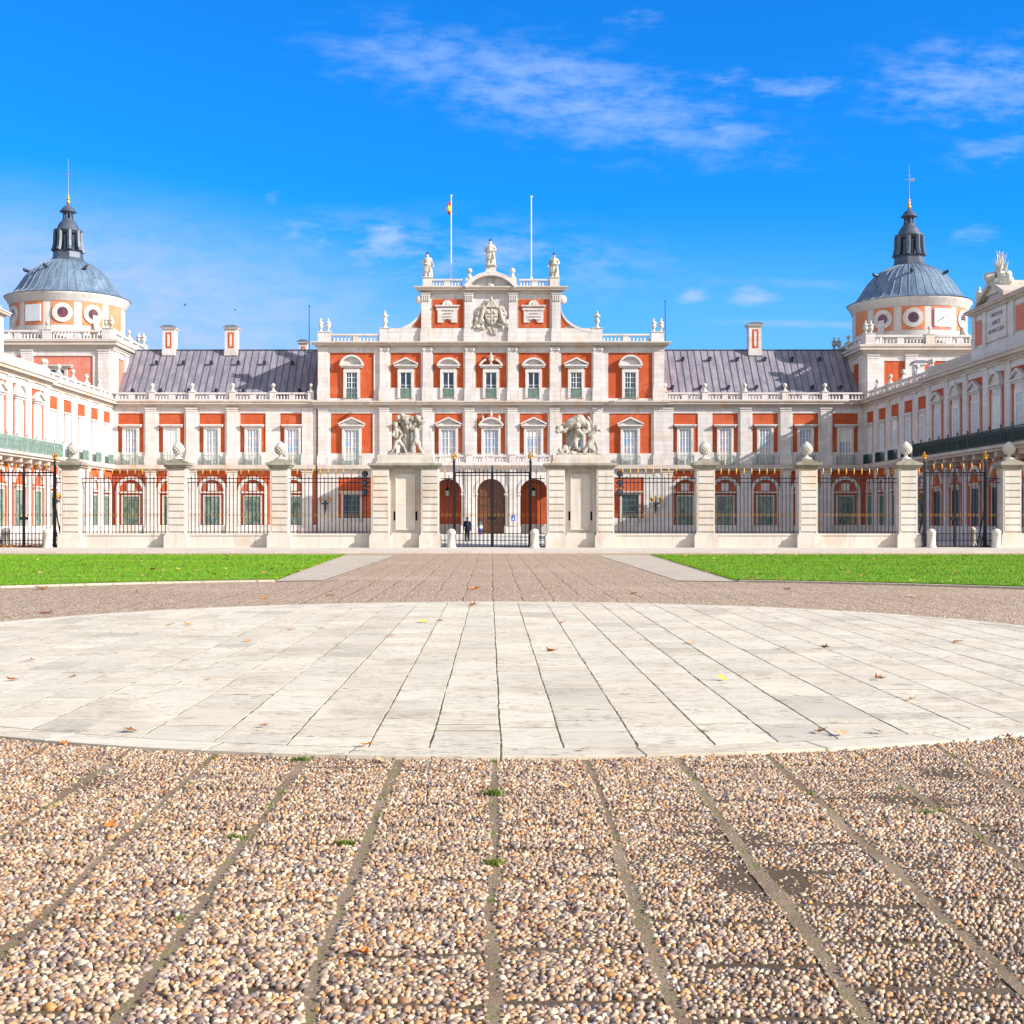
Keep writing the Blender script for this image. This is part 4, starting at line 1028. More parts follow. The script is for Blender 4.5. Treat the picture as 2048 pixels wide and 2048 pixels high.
# ================================================================== fence, piers, gates
GF = .12
TF = lambda u, z, d: (u, YF - d, z)
def shaft(m, xa, xb, z0, z1, d0, d1, n=9):
    m.box(xa, xb, z0, z1, d0, d1 - .08); h = (z1 - z0) / (n + .35); w = .09
    for i in range(n): m.box(xa + w, xb - w, z0 + .12 + i * h, z0 + .12 + (i + 1) * h - .075, d1 - .081, d1 - .012)
    m.box(xa, xa + w, z0, z1, d1 - .0805, d1 - .03); m.box(xb - w, xb, z0, z1, d1 - .0805, d1 - .03)
def pillar(px, label):
    x = Xf(px); r = thing('fence_pillar', (x, YF, GF), label, 'pillar', 'stone pillars of the railing')
    m = MB(TF); m.box(x - .78, x + .78, GF - .05, Zf(1072), -.78, .78); m.prism([(x - .78, Zf(1072)), (x + .78, Zf(1072)), (x + .66, Zf(1066)), (x - .66, Zf(1066))], -.72, .72); obj('base', m, 'stone_fence', r)
    m = MB(TF); shaft(m, x - .6, x + .6, Zf(1066), Zf(938), -.6, .6); obj('shaft', m, 'stone_fence', r)
    m = MB(TF)
    for a, b, q in ((938, 935, .66), (934.9, 931, .76), (930.9, 926, .87)): m.box(x - q, x + q, Zf(a), Zf(b), -q, q)
    m.prism([(x - .8, Zf(926)), (x + .8, Zf(926)), (x + .45, Zf(921.5)), (x - .45, Zf(921.5))], -.6, .6); m.box(x - .36, x + .36, Zf(921.5), Zf(918), -.36, .36)
    cap = obj('cap', m, 'stone_fence_weathered', r)
    place('pinecone', r, (x, YF, Zf(919)), .86)
for px, lb in ((146, 'banded stone pillar with pinecone beside the left side gate'), (356.5, 'banded stone pillar with pinecone in the middle of the left railing'), (561, 'banded stone pillar with pinecone, first one left of the left gate pier'),
               (1409, 'banded stone pillar with pinecone, first one right of the right gate pier'), (1613, 'banded stone pillar with pinecone in the middle of the right railing'), (1811.6, 'banded stone pillar with pinecone on the inner side of the right side gate'), (2018, 'banded stone pillar with pinecone at the right edge, beyond the right side gate')):
    pillar(px, lb)
def pier(pa, pb, label, side):
    xa, xb = Xf(pa), Xf(pb); xc = (xa + xb) / 2; w = xb - xa
    r = thing('gate_pier', (xc, YF, GF), label, 'gate pier', 'gate piers')
    sw = w * .275; D = .95
    m = MB(TF)
    for a, b in ((xa, xa + sw + .12), (xb - sw - .12, xb)): m.box(a, b, GF - .05, Zf(1072), -D, D); m.prism([(a, Zf(1072)), (b, Zf(1072)), (b - .12, Zf(1066)), (a + .12, Zf(1066))], -D + .06, D - .06)
    m.box(xa + sw + .121, xb - sw - .121, GF - .05, Zf(1066), -D + .1, D - .45); obj('base', m, 'stone_fence', r)
    m = MB(TF); shaft(m, xa + .13, xa + sw, Zf(1066), Zf(938), -.8, .8); shaft(m, xb - sw, xb - .13, Zf(1066), Zf(938), -.8, .8)
    m.box(xa + sw + .001, xb - sw - .001, Zf(1066), Zf(938), -.7, .28)
    c0, c1 = xc - .56, xc + .56
    m.box(c0, c1, Zf(1058), Zf(950), .28, .36)
    for a, b, zz0, zz1 in ((c0 - .09, c0, 1060, 948), (c1, c1 + .09, 1060, 948)): m.box(a, b, Zf(zz0), Zf(zz1), .28, .42)
    m.box(c0, c1, Zf(950), Zf(948), .28, .42); m.box(c0, c1, Zf(1060), Zf(1058), .28, .42)
    obj('shaft', m, 'stone_fence', r)
    for q in (xc - w * .155, xc + w * .155):
        s = MB(TF); s.box(q - .07, q + .07, Zf(1041), Zf(1023), .25, .285); s.mat = 1; obj('slot', s, 'black_hole', r)
    m = MB(TF)
    for a, b, q in ((938, 936, -.02), (935.9, 932, .06), (931.9, 927.5, .2)): m.box(xa - q + .1, xb + q - .1, Zf(a), Zf(b), -.82 - q, .82 + q)
    cap = obj('cap', m, 'stone_fence_weathered', r)
    m = MB(TF); m.box(xc - w * .39, xc + w * .36 + .2, Zf(927.5), Zf(910.5), -.8, .75); m.box(xc - w * .41, xc + w * .38 + .2, Zf(927.5), Zf(924), -.84, .8); obj('plinth', m, 'stone_fence', r)
    return xc
pier(741, 882, 'left gate pier with stone children sculpture on its top', -1)
pier(1090, 1230, 'right gate pier with stone wrestler sculpture on its top', 1)
def sculptures():
    # children under a canopy of foliage
    px = lambda a: Xf(740 + a * .265); s = .265 / 30.0; zt = Zf(910.6); xc = px(265)
    r = thing('sculpture_group', (xc, YF, zt), 'stone children holding up a canopy of foliage on the left pier', 'sculpture', 'sculptures on the gate piers')
    T = lambda u, z, d: (px(u), YF - d, zt + (790 - z) * s)          # u, z read off the photograph's zoom, metres through s
    rg = random.Random(11)
    m = MB(T); R = lambda k: k * s
    def cap(p, q, a, b): m2.capsule((px(p[0]), zt + (790 - p[1]) * s, YF - p[2]), (px(q[0]), zt + (790 - q[1]) * s, YF - q[2]), a, b, 10)
    def ball(p, a, sq=(1, 1, 1)): m2.ball((px(p[0]), zt + (790 - p[1]) * s, YF - p[2]), a, 10, 8, sq)
    m2 = MB(WT)
    cap((265, 790, -.1), (275, 610, -.15), .36, .34); cap((275, 610, -.15), (270, 540, -.1), .36, .42); m2.box(px(140), px(400), zt - .02, zt + .12, YF - .6, YF + .55)
    cap((150, 775, -.1), (175, 745, -.1), .16, .1)
    for i in range(34): ball((rg.uniform(215, 385), 515 + rg.uniform(-22, 28) + abs(rg.gauss(0, 6)), rg.uniform(-.45, .45)), rg.uniform(.13, .25))
    for i in range(7): ball((rg.uniform(375, 405), rg.uniform(495, 535), rg.uniform(-.3, .3)), rg.uniform(.1, .16))
    for i in range(8): ball((rg.uniform(225, 290), rg.uniform(545, 590), rg.uniform(.0, .4)), rg.uniform(.14, .22))
    remesh('rock_and_foliage', m2, 'sculpture_stone', .03, r, 0, .16, .14)
    m2 = MB(WT)   # striding child
    ball((196, 566, .3), .2, (.9, 1.15, 1)); ball((190, 552, .26), .19); cap((200, 600, .28), (212, 660, .3), .19, .2); cap((212, 660, .3), (205, 690, .3), .19, .2)
    cap((200, 690, .36), (185, 735, .42), .17, .12); cap((185, 735, .42), (158, 778, .38), .11, .07); cap((158, 780, .4), (145, 784, .5), .07, .06)
    cap((222, 690, .3), (255, 728, .42), .17, .12); cap((255, 728, .42), (280, 778, .4), .11, .07); cap((280, 780, .42), (295, 784, .52), .07, .06)
    cap((188, 610, .35), (176, 645, .5), .1, .085); cap((176, 645, .5), (205, 660, .62), .08, .06); cap((225, 610, .35), (246, 640, .5), .1, .085); cap((246, 640, .5), (225, 665, .6), .08, .06)
    remesh('child_figure', m2, 'sculpture_stone', .026, r, 1, .05, .12)
    m2 = MB(WT)   # standing child with raised arms
    ball((318, 575, .25), .2, (.9, 1.15, 1)); cap((345, 605, .2), (352, 655, .28), .23, .22); cap((352, 655, .28), (345, 690, .3), .22, .23)
    cap((330, 695, .32), (318, 740, .38), .17, .12); cap((318, 740, .38), (322, 780, .36), .11, .08); cap((322, 783, .4), (318, 786, .5), .07, .06)
    cap((362, 695, .28), (378, 740, .3), .18, .12); cap((378, 740, .3), (402, 780, .28), .11, .08); cap((402, 783, .3), (412, 786, .4), .07, .06)
    cap((365, 600, .2), (385, 565, .3), .11, .09); cap((385, 565, .3), (360, 528, .35), .09, .07); cap((325, 605, .2), (300, 575, .4), .11, .09); cap((300, 575, .4), (315, 530, .4), .09, .07)
    remesh('child_figure', m2, 'sculpture_stone', .026, r, 1, .05, .12)
    # wrestler with lion heads
    zt = Zf(910.6); xc = px(1580)
    r = thing('sculpture_group', (xc, YF, zt), 'stone wrestler bending over writhing figures on the right pier', 'sculpture', 'sculptures on the gate piers')
    m2 = MB(WT); m2.box(px(1410), px(1740), zt - .02, zt + .12, YF - .6, YF + .55)
    for i in range(22): ball((rg.uniform(1430, 1720), rg.uniform(748, 785), rg.uniform(-.4, .45)), rg.uniform(.14, .26))
    cap((1510, 780, -.1), (1520, 620, -.15), .3, .36); cap((1540, 780, -.2), (1560, 600, -.2), .3, .4)
    remesh('rocky_base', m2, 'sculpture_stone', .035, r, 0, .16, .16)
    m2 = MB(WT)
    cap((1510, 560, .1), (1580, 530, .15), .4, .42); cap((1580, 530, .15), (1630, 560, .1), .4, .3)                      # bent back
    cap((1570, 610, .2), (1545, 690, .3), .24, .17); cap((1545, 690, .3), (1555, 735, .32), .17, .12); cap((1560, 660, .1), (1500, 740, .2), .24, .14); cap((1500, 740, .2), (1460, 775, .25), .13, .09)
    cap((1620, 545, .2), (1650, 600, .35), .17, .14); cap((1650, 600, .35), (1600, 632, .45), .14, .12); cap((1600, 632, .45), (1560, 600, .45), .14, .12)
    cap((1510, 560, .2), (1470, 610, .3), .18, .15); cap((1470, 610, .3), (1430, 600, .3), .15, .12)
    for k in range(9): cap((1480 + 7 * k, 520 + abs(k - 4) * 6, .35), (1580 + 9 * k, 500 + 9 * k, .4), .045, .05)
    cap((1645, 500, .1), (1675, 560, .15), .07, .05); ball((1565, 575, .5), .21)
    remesh('wrestler_figure', m2, 'sculpture_stone', .028, r, 1, .08, .13)
    m2 = MB(WT); ball((1425, 595, .3), .24); ball((1412, 612, .42), .16); ball((1410, 580, .3), .12)
    for i in range(14): ball((1428 + rg.uniform(-18, 24), 595 + rg.uniform(-24, 22), .28 + rg.uniform(-.15, .15)), .11)
    remesh('lion_head', m2, 'sculpture_stone', .03, r, 1)
    m2 = MB(WT); cap((1650, 640, .2), (1695, 600, .3), .2, .17); ball((1712, 588, .32), .18); ball((1730, 605, .38), .11)
    for i in range(12): ball((1708 + rg.uniform(-18, 20), 582 + rg.uniform(-16, 16), .3 + rg.uniform(-.15, .15)), .09)
    remesh('lion_head', m2, 'sculpture_stone', .03, r, 1)
    m2 = MB(WT); cap((1680, 660, .3), (1650, 720, .38), .22, .24); cap((1650, 720, .38), (1690, 765, .45), .17, .12); cap((1640, 720, .4), (1610, 770, .48), .17, .12); cap((1690, 660, .35), (1715, 760, .42), .12, .09); cap((1690, 765, .45), (1725, 780, .45), .1, .07)
    remesh('fallen_figure', m2, 'sculpture_stone', .028, r, 1, .06, .12)
    m2 = MB(WT); cap((1470, 735, .35), (1440, 765, .4), .2, .16); ball((1430, 755, .45), .15); cap((1480, 740, .4), (1485, 785, .45), .12, .08); cap((1450, 765, .4), (1425, 785, .42), .09, .06)
    remesh('fallen_figure', m2, 'sculpture_stone', .028, r, 1, .06, .12)
sculptures()
# ------------------------------------------------------------------ railings
def spear(parent, x, z, y):
    key = 'spear'
    if key not in _proto:
        m = MB(WT); m.lathe(x, y, [(.02, z), (.045, z + .03), (.025, z + .06), (.052, z + .10), (.045, z + .2), (.008, z + .42)], 6)
        o = obj('spearhead', m, 'gold', parent); _proto[key] = (o, WL[o.name] - Vector((x, y, z))); return o
    o, off = _proto[key]; return dup(o, Vector((x, y, z)) + off, parent)
BS = .256
def bars(parent, xa, xb, zb, rails, ztall, zshort, spear_z=None, phase=0, dense=None, name='bars'):
    m = MB(TF); n = max(1, int(round((xb - xa) / BS)))
    tips = []
    for i in range(1, n):
        x = xa + (xb - xa) * i / n; tall = (i + phase) % 2 == 0; zt = ztall if tall else zshort
        m.tube((x, zb, 0), (x, zt, 0), .027, .027, 6)
        m.ball((x, Zf(1030), 0), .045, 6, 4)
        if tall: tips.append(x)
        else: m.ball((x, zt + .03, 0), .04, 6, 4)
    for z in rails: m.box(xa, xb, z - .028, z + .028, -.03, .03)
    if dense:
        z0, z1 = dense; zm = (z0 + z1) / 2
        for i in range(2 * n): 
            x = xa + (xb - xa) * (i + .5) / (2 * n); m.tube((x, z0, 0), (x, z1, 0), .013, .013, 5)
        for z in (z0 + .03, zm, z1): m.box(xa, xb, z - .024, z + .024, -.032, .032)
    o = obj(name, m, 'iron', parent)
    g = MB(TF)
    for i in range(n):
        x = xa + (xb - xa) * (i + .5) / n
        g.ring(x, Zf(1030), .072, .092, 0, 2 * PI, 8, -.008, .008)
    obj('gilt_band', g, 'gold', parent)
    for x in tips: spear(parent, x, (spear_z if spear_z is not None else ztall), YF)
    return o
def railing(pa, pb, label, wl):
    xa, xb = Xf(pa), Xf(pb); r = thing('iron_railing', ((xa + xb) / 2, YF, Zf(1066)), label, 'railing', 'iron railings between the pillars')
    bars(r, xa, xb, Zf(1067), (Zf(957), Zf(965), Zf(1064)), Zf(949), Zf(955))
    w = thing('dwarf_wall', ((xa + xb) / 2, YF, GF), wl, 'low wall', 'low stone walls under the railings')
    m = MB(TF); m.box(xa - .15, xb + .15, GF - .05, Zf(1071), -.3, .3); obj('wall', m, 'stone_fence', w)
    m = MB(TF); m.box(xa - .1, xb + .1, Zf(1071), Zf(1067), -.35, .35); obj('coping', m, 'stone_fence', w)
for pa, pb, a in ((164, 338, 'left railing nearest the left side gate'), (375, 543, 'left railing, middle one'), (579, 741, 'left railing, beside the left gate pier'), (1230, 1391, 'right railing, beside the right gate pier'),
               (1427, 1595, 'right railing, middle one'), (1631, 1793, 'right railing nearest the right side gate'), (2036, 2120, 'railing past the outermost right pillar')):
    railing(pa, pb, 'black iron bars with gilt spearheads, ' + a, 'low pale stone wall under the bars of the ' + a.replace(',', ''))
def gate(pa, pm, pb, ea, eb, label):
    xa, xm, xb, xe, xg = Xf(pa), Xf(pm), Xf(pb), Xf(ea), Xf(eb)
    r = thing('iron_gate', (xm, YF, GF), label, 'gate', 'iron gates')
    for x in (xa, xb):
        m = MB(TF); m.box(x - .075, x + .075, GF - .02, Zf(925), -.075, .075); m.lathe(x, 0, [(.1, Zf(925)), (.12, Zf(924)), (.06, Zf(922)), (.06, Zf(918))], 8)
        m.box(x - .16, x + .16, GF - .02, Zf(1090), -.16, .16)
        m.tube((x, Zf(1010), -.05), (x, GF, -1.5), .05, .05, 6); m.tube((x, Zf(1050), -.05), (x, GF, -.8), .035, .035, 6); m.ring(x + .001, Zf(1075), .1, .14, 0, 2 * PI, 12, -.5, -.46)
        po = obj('post', m, 'iron', r)
        g = MB(TF); z = Zf(918)
        g.lathe(x, 0, [(.08, z), (.16, z + .05), (.09, z + .11)], 8)
        for k in range(6): q = 2 * PI * k / 6; g.capsule((x + .07 * math.cos(q), z + .1, .07 * math.sin(q)), (x + .16 * math.cos(q), z + .22, .16 * math.sin(q)), .05, .04, 6); g.capsule((x + .16 * math.cos(q), z + .22, .16 * math.sin(q)), (x, z + .36, 0), .04, .03, 6)
        g.ball((x, z + .43, 0), .06); obj('gilt_finial', g, 'gold', po)
    top = Zf(944.6)
    for a, b in ((xa + .08, xm - .04), (xm + .04, xb - .08)):
        lf = thing('gate_leaf', ((a + b) / 2, YF, GF), None, None); lf.parent = r; lf.location = Vector(WL[lf.name]) - WL[r.name]
        bars(lf, a, b, Zf(1093), (top, top - .045, Zf(951), Zf(1095.2)), Zf(939), Zf(941.5), None, 0, (Zf(1094), Zf(1067)))
        m = MB(TF)
        for x in (a + .02, b - .02): m.box(x - .03, x + .03, GF + .03, top, -.035, .035)
        obj('stile', m, 'iron', lf)
    m = MB(TF); m.box(xm - .055, xm + .055, GF, Zf(934), -.05, .06); m.lathe(xm, 0, [(.07, Zf(934)), (.03, Zf(930))], 6); obj('meeting_bar', m, 'iron', r)
    m = MB(TF); m.box(xm - .26, xm - .056, Zf(1039.5), Zf(1034), -.09, .1); m.box(xm + .056, xm + .26, Zf(1039.5), Zf(1034), -.09, .1); obj('lock_box', m, 'iron', r)
    for a, b in ((xe, xa - .08), (xb + .08, xg)):
        if abs(b - a) < .3: continue
        sp = thing('side_panel', ((a + b) / 2, YF, GF), None, None); sp.parent = r; sp.location = Vector(WL[sp.name]) - WL[r.name]
        bars(sp, a, b, Zf(1093), (Zf(957), Zf(965)), Zf(949), Zf(953), None, 1, (Zf(1094), Zf(1067)))
    return r
gate(908, 984.5, 1061, 882, 1090, 'closed central iron gate in front of the arched door, between the two piers')
gate(110, 47.7, -14, 128, -34, 'iron side gate at the left edge, with leaf litter at its foot') if False else gate(-14, 47.7, 110, -34, 128, 'iron side gate at the left edge, with leaf litter at its foot')
gate(1848.7, 1909.6, 1970.6, 1830, 2000, 'iron side gate at the right, between two bollards, shaded courtyard behind')
# ------------------------------------------------------------------ bollards, lamps, sign
def bollard(px, Y, zg, label, s=1.0):
    x = X(px, Y); r = thing('bollard', (x, Y, zg), label, 'bollard', 'stone bollards'); m = MB(WT)
    m.lathe(x, Y, [(.33 * s, zg - .02), (.33 * s, zg + .1), (.28 * s, zg + .14), (.265 * s, zg + .85 * s), (.285 * s, zg + .87 * s), (.285 * s, zg + .95 * s), (.30 * s, zg + .97 * s), (.29 * s, zg + 1.06 * s), (.22 * s, zg + 1.18 * s), (.1 * s, zg + 1.25 * s), (.01, zg + 1.26 * s)], 20)
    obj('stone_post', m, 'stone_fence', r)
bollard(902.5, YF - .9, GF, 'pale round topped stone bollard at the left post of the central gate')
bollard(1069, YF - .9, GF, 'pale round topped stone bollard at the right post of the central gate')
bollard(95, YF - .9, GF, 'pale round topped stone bollard at the left side gate beside the leaf litter')
bollard(1862.5, YF - .9, GF, 'pale round topped stone bollard at the left post of the right side gate')
bollard(1993, YF - .9, GF, 'pale round topped stone bollard at the right post of the right side gate')
bollard(1944, YF + 2.2, .22, 'stone bollard standing behind the bars of the right side gate')
bollard(12, YF + 1.2, .18, 'stone bollard standing behind the bars of the left side gate')
for side, px0, xs in ((-1, 730, -1), (1, 1239, 1)):
    for k, (py, nm) in enumerate(((948, 'topmost'), (966, 'middle one'), (984, 'lowest'))):
        x, z = Xf(px0), Zf(py); y = YF - .25
        r = thing('floodlight', (x, y, z), 'dark round floodlight on the %s gate pier, %s of its three' % ('left' if side < 0 else 'right', nm), 'floodlight', 'floodlights on the gate piers')
        m = MB(WT); m.ball((x, z, y), .2, 12, 8, (1, .95, 1)); m.tube((x, z, y), (x - side * .05, z + .02, y + .3), .2, .17, 12); obj('lamp_housing', m, 'iron', r)
        m = MB(WT); m.tube((x, z, y - .17), (x, z, y - .19), .14, .12, 12); obj('lens', m, 'glass_dark', r)
        m = MB(WT); m.box(min(x + .3 * side, x - .32 * side), max(x + .3 * side, x - .32 * side), z - .30, z - .24, y - .04, y + .04); m.tube((x, z - .25, y), (x, z - .1, y), .04, .04, 6); obj('bracket', m, 'iron', r)
def wall_lamp(T, u, z, label):
    r = thing('wall_lamp', T(u, z, 0), label, 'wall lamp', 'bracket lamps on the walls')
    m = MB(T); m.box(u - .1, u + .1, z - .7, z + .2, .26, .32); m.tube((u, z - .65, .3), (u, z - .1, .75), .05, .04); m.ball((u, z - .1, .7), .12)
    for a in (-.42, 0, .42): m.path([(u, z - .1, .7), (u + a * .6, z - .2, .75), (u + a, z + .05, .75)], .035, 6)
    m.capsule((u, z - .75, .33), (u, z - 1.15, .33), .07, .02, 6)
    for a in (-.2, .2): m.ball((u + a, z - .12, .7), .1)
    obj('bracket', m, 'green_dark', r)
    for a in (-.42, 0, .42):
        g = MB(T); zz = z + .05 + (.15 if a == 0 else 0); g.lathe(u + a, .75, [(.08, zz), (.13, zz + .06), (.17, zz + .32), (.19, zz + .34), (.06, zz + .48), (.02, zz + .55)], 6); obj('lamp_shade', g, ('gold' if a else 'lantern_glass'), r)
TPV = lambda u, z, d: (u, YP - .12 - d, z)
wall_lamp(TPV, -16.6, 3.75, 'branched lamp on the pale wall left of the left gate pier'); wall_lamp(TPV, 16.3, 3.75, 'branched lamp on the pale wall right of the right gate pier')
wall_lamp(lambda u, z, d: (XL + d + .5, u, z), 110.2, 3.7, 'gilt branched lamp on the sunlit left wing behind the left gate'); wall_lamp(lambda u, z, d: (XR - d - .5, u, z), 110.2, 3.7, 'branched lamp on the shaded right wing behind the right gate')
for px, lb in ((895.5, 'hanging lantern inside the left porch arch'), (1067, 'hanging lantern inside the right porch arch')):
    x, y, z = ppt(px, 993, 128.2); r = thing('lantern', (x, y, z), lb, 'lantern', 'porch lanterns'); m = MB(WT)
    for a in range(6): q = 2 * PI * a / 6; m.tube((x + .22 * math.cos(q), z, y + .22 * math.sin(q)), (x + .27 * math.cos(q), z + .6, y + .27 * math.sin(q)), .025, .025, 4)
    m.lathe(x, y, [(.24, z - .05), (.24, z)], 6); m.lathe(x, y, [(.32, z + .6), (.12, z + .8), (.05, z + .95)], 6); m.tube((x, z + .9, y), (x, z + 2.6, y), .02, .02, 4); obj('frame', m, 'iron', r)
    g = MB(WT); g.lathe(x, y, [(.19, z + .01), (.24, z + .58)], 6, False); obj('glass', g, 'lantern_glass', r)
def sign():
    x, y, z = ppt(1026.5, 1067, 125.6); r = thing('information_sign', (x, y, z), 'blue sign with a white mark beside the arched door', 'sign'); zc = Z(1036, y); m = MB(WT)
    m.box(x - .2, x + .2, zc - .28, zc + .28, y - .015, y + .015); obj('panel', m, 'sign_blue', r)
    m = MB(WT); m.prism([(x - .1, zc - .2), (x - .04, zc - .2), (x, zc - .02), (x + .04, zc - .2), (x + .1, zc - .2), (x + .05, zc + .1), (x - .05, zc + .1)], y - .022, y - .0151); m.ball((x, zc + .17, y - .02), .055, 8, 6, (1, 1, .1)); obj('symbol', m, 'white_paint', r)
    m = MB(WT); m.tube((x, z, y + .04), (x, zc + .2, y + .04), .025, .025, 6); m.box(x - .2, x + .2, z, z + .04, y - .15, y + .2); obj('stand', m, 'camera_white', r)
sign()
# ------------------------------------------------------------------ people
def hand(m, w, dirn, fwd, k=1.0):
    w = Vector(w); d = Vector(dirn).normalized(); f = Vector(fwd).normalized(); s = d.cross(f).normalized()
    m.capsule(tuple(w), tuple(w + d * .07 * k), .03 * k, .036 * k, 8)
    for i, (o, l) in enumerate(((-.028, .07), (-.009, .08), (.010, .075), (.028, .058))):
        a = w + d * .08 * k + f * o * k; b = a + d * l * .55 * k; c = b + (d * .6 + s * .5).normalized() * l * .5 * k
        m.capsule(tuple(a), tuple(b), .010 * k, .0095 * k, 6); m.capsule(tuple(b), tuple(c), .0095 * k, .008 * k, 6)
    a = w + d * .02 * k - f * .025 * k; m.capsule(tuple(a), tuple(a + (d - f * .8).normalized() * .06 * k), .012 * k, .009 * k, 6)
def person(px, Y, zg, h, label, mats, walk, skirt=False):
    x = X(px, Y); k = h / 1.75; r = thing('person', (x, Y, zg), label, 'person')
    T = lambda u, z, d: (x + u * k, Y - d * k, zg + z * k)      # d > 0 towards the camera; the figure walks away
    m = MB(T)
    m.capsule((0, 1.44, 0), (0, 1.52, -.01), .055, .052); m.ball((0, 1.645, -.02), .098, 14, 10, (.86, 1.18, 1.0)); m.ball((0, 1.585, -.07), .055, 8, 6)
    m.ball((0, 1.625, -.125), .02, 6, 5, (.8, 1.6, 1)); m.ball((0, 1.575, -.115), .022, 6, 5, (1.4, .5, .7))
    for s2 in (-1, 1): m.ball((s2 * .083, 1.63, -.01), .026, 6, 5, (.5, 1.3, 1)); m.ball((s2 * .033, 1.655, -.105), .014, 6, 5)
    m.capsule((0, .95, 0), (0, 1.38, 0), .12, .13)
    for s2 in (-1, 1):
        m.capsule((s2 * .1, .93, 0), (s2 * .1 + walk * .01, .5, -s2 * walk * .12), .07, .05); m.capsule((s2 * .1, .5, -s2 * walk * .12), (s2 * .11, .09, -s2 * walk * .1 + .0), .045, .035)
        m.capsule((s2 * .17, 1.39, 0), (s2 * .24, 1.11, .02), .04, .035); m.capsule((s2 * .24, 1.11, .02), (s2 * .245, .87, -.05), .035, .025)
        m.capsule((0, 1.38, 0), (s2 * .17, 1.39, 0), .06, .04)
        hand(m, (s2 * .245, .86, -.055), (0, -1, -.1), (0, 0, -1))
    remesh('body', m, 'skin', .0085 * k, r, 2)
    m = MB(T); m.ball((0, 1.66, .005), .106, 14, 10, (.9, 1.1, 1.0)); m.ball((0, 1.60, .035), .085, 10, 8); remesh('hair', m, 'hair_dark', .018 * k, r, 1, .008, .03)
    m = MB(T); m.capsule((0, 1.0, .0), (0, 1.3, .01), .165, .19); m.capsule((-.13, 1.38, 0), (.13, 1.38, 0), .085, .085); m.ball((0, .93, .01), .175, 12, 8, (1, .6, .85))
    for s2 in (-1, 1): m.capsule((s2 * .18, 1.385, 0), (s2 * .25, 1.11, .02), .075, .062); m.capsule((s2 * .25, 1.11, .02), (s2 * .25, .89, -.045), .06, .048)
    m.capsule((-.05, 1.455, 0), (.05, 1.455, 0), .06, .06)
    remesh('jacket', m, mats[0], .02 * k, r, 2, .012, .12)
    m = MB(T)
    m.ball((0, .93, 0), .16, 12, 8, (1, .7, .85))
    for s2 in (-1, 1):
        m.capsule((s2 * .09, .92, 0), (s2 * .1, .5, -s2 * walk * .12), .105, .08); m.capsule((s2 * .1, .5, -s2 * walk * .12), (s2 * .115, .07, -s2 * walk * .1), .08, .065)
    if skirt: m.lathe(0, 0, [(.15, .95), (.24, .5), (.22, .48), (.1, .9)], 14)
    remesh('trousers', m, mats[1], .02 * k, r, 2, .01, .1)
    for s2 in (-1, 1):
        m = MB(T); z = -s2 * walk * .1; m.capsule((s2 * .115, .045, z + .06), (s2 * .12, .04, z - .14), .045, .04); m.box(s2 * .115 - .045, s2 * .115 + .045, 0, .03, z - .17, z + .1); remesh('shoe', m, 'iron', .016 * k, r, 1)
    return r, T
_, TM = person(934.5, 94.4, .40, 1.78, 'person in dark navy suit seen from behind, walking at the central gate', ('suit_navy', 'trousers_black'), 1.3)
b = thing('shoulder_bag', TM(.2, .85, .12), 'dark teal bag hanging at the hip of the person in navy suit', 'bag')
m = MB(TM); m.box(.09, .33, .78, 1.12, .17, .29); m.box(.12, .30, .82, 1.0, .29, .33); remesh('pouch', m, 'bag_teal', .02, b, 2)
m = MB(TM); m.path([(.12, 1.1, .24), (.02, 1.35, .215), (-.08, 1.475, .09), (-.1, 1.485, 0)], .018, 5); m.path([(.3, 1.1, .24), (.27, 1.3, .12), (.2, 1.42, .09)], .018, 5); obj('strap', m, 'bag_teal', b)
person(960.5, 118, .62, 1.36, 'distant small person in dark top and blue skirt before the arched door', ('shirt_green', 'jeans_blue'), .4, True)
_, TM2 = None, None
x2 = X(961.5, 117.6); b = thing('carrier_bag', (x2, 117.6, 1.2), 'small white bag held at the waist of the distant person', 'bag'); m = MB(lambda u, z, d: (x2 + u, 117.6 - d, z)); m.box(-.16, .16, 1.22, 1.46, -.02, .12); remesh('pouch', m, 'white_paint', .02, b, 2)
m = MB(lambda u, z, d: (x2 + u, 117.6 - d, z)); m.path([(-.1, 1.45, .05), (-.06, 1.56, .03), (.06, 1.56, .03), (.1, 1.45, .05)], .012, 5); obj('handle', m, 'white_paint', b)

# ================================================================== ground
def gp(px, py): Y = F * CAM / (py - HY); return ((px - CX) * Y / F, Y)
CXW, CYW, RC = .05, 19.8, 9.73
m = MB(WT); m.add([(-600, 0, -60), (600, 0, -60), (600, 0, 900), (-600, 0, 900)], [(0, 1, 2, 3)]); struct('ground', m, 'dirt')
m = MB(WT); N = 96; a0, a1 = math.radians(-42), math.radians(222); vs = []
for i in range(N + 1):
    a = a0 + (a1 - a0) * i / N
    for R in (RC - .05, 21.15): vs.append((CXW + R * math.cos(a), .006, CYW + R * math.sin(a)))
m.add(vs, [(2 * i, 2 * i + 1, 2 * i + 3, 2 * i + 2) for i in range(N)])
PLI, PLO, PRI, PRO, YL1 = -5.25, -6.7, 5.75, 7.55, 70.7
XOF = lambda s2, y: (-6.7 - 1.35 * (y - 38.5) / 32.2) if s2 < 0 else (7.55 + 1.15 * (y - 40.0) / 30.7)
yat = lambda x, R: CYW + math.sqrt(R * R - (x - CXW) ** 2)
m.add([(PLI, .010, yat(PLI, 21.0)), (PRI, .010, yat(PRI, 21.0)), (PRI, .010, YL1), (PLI, .010, YL1)], [(0, 1, 2, 3)])
m.add([(-70, .010, YL1), (70, .010, YL1), (70, .010, 75.0), (-70, .010, 75.0)], [(0, 1, 2, 3)])
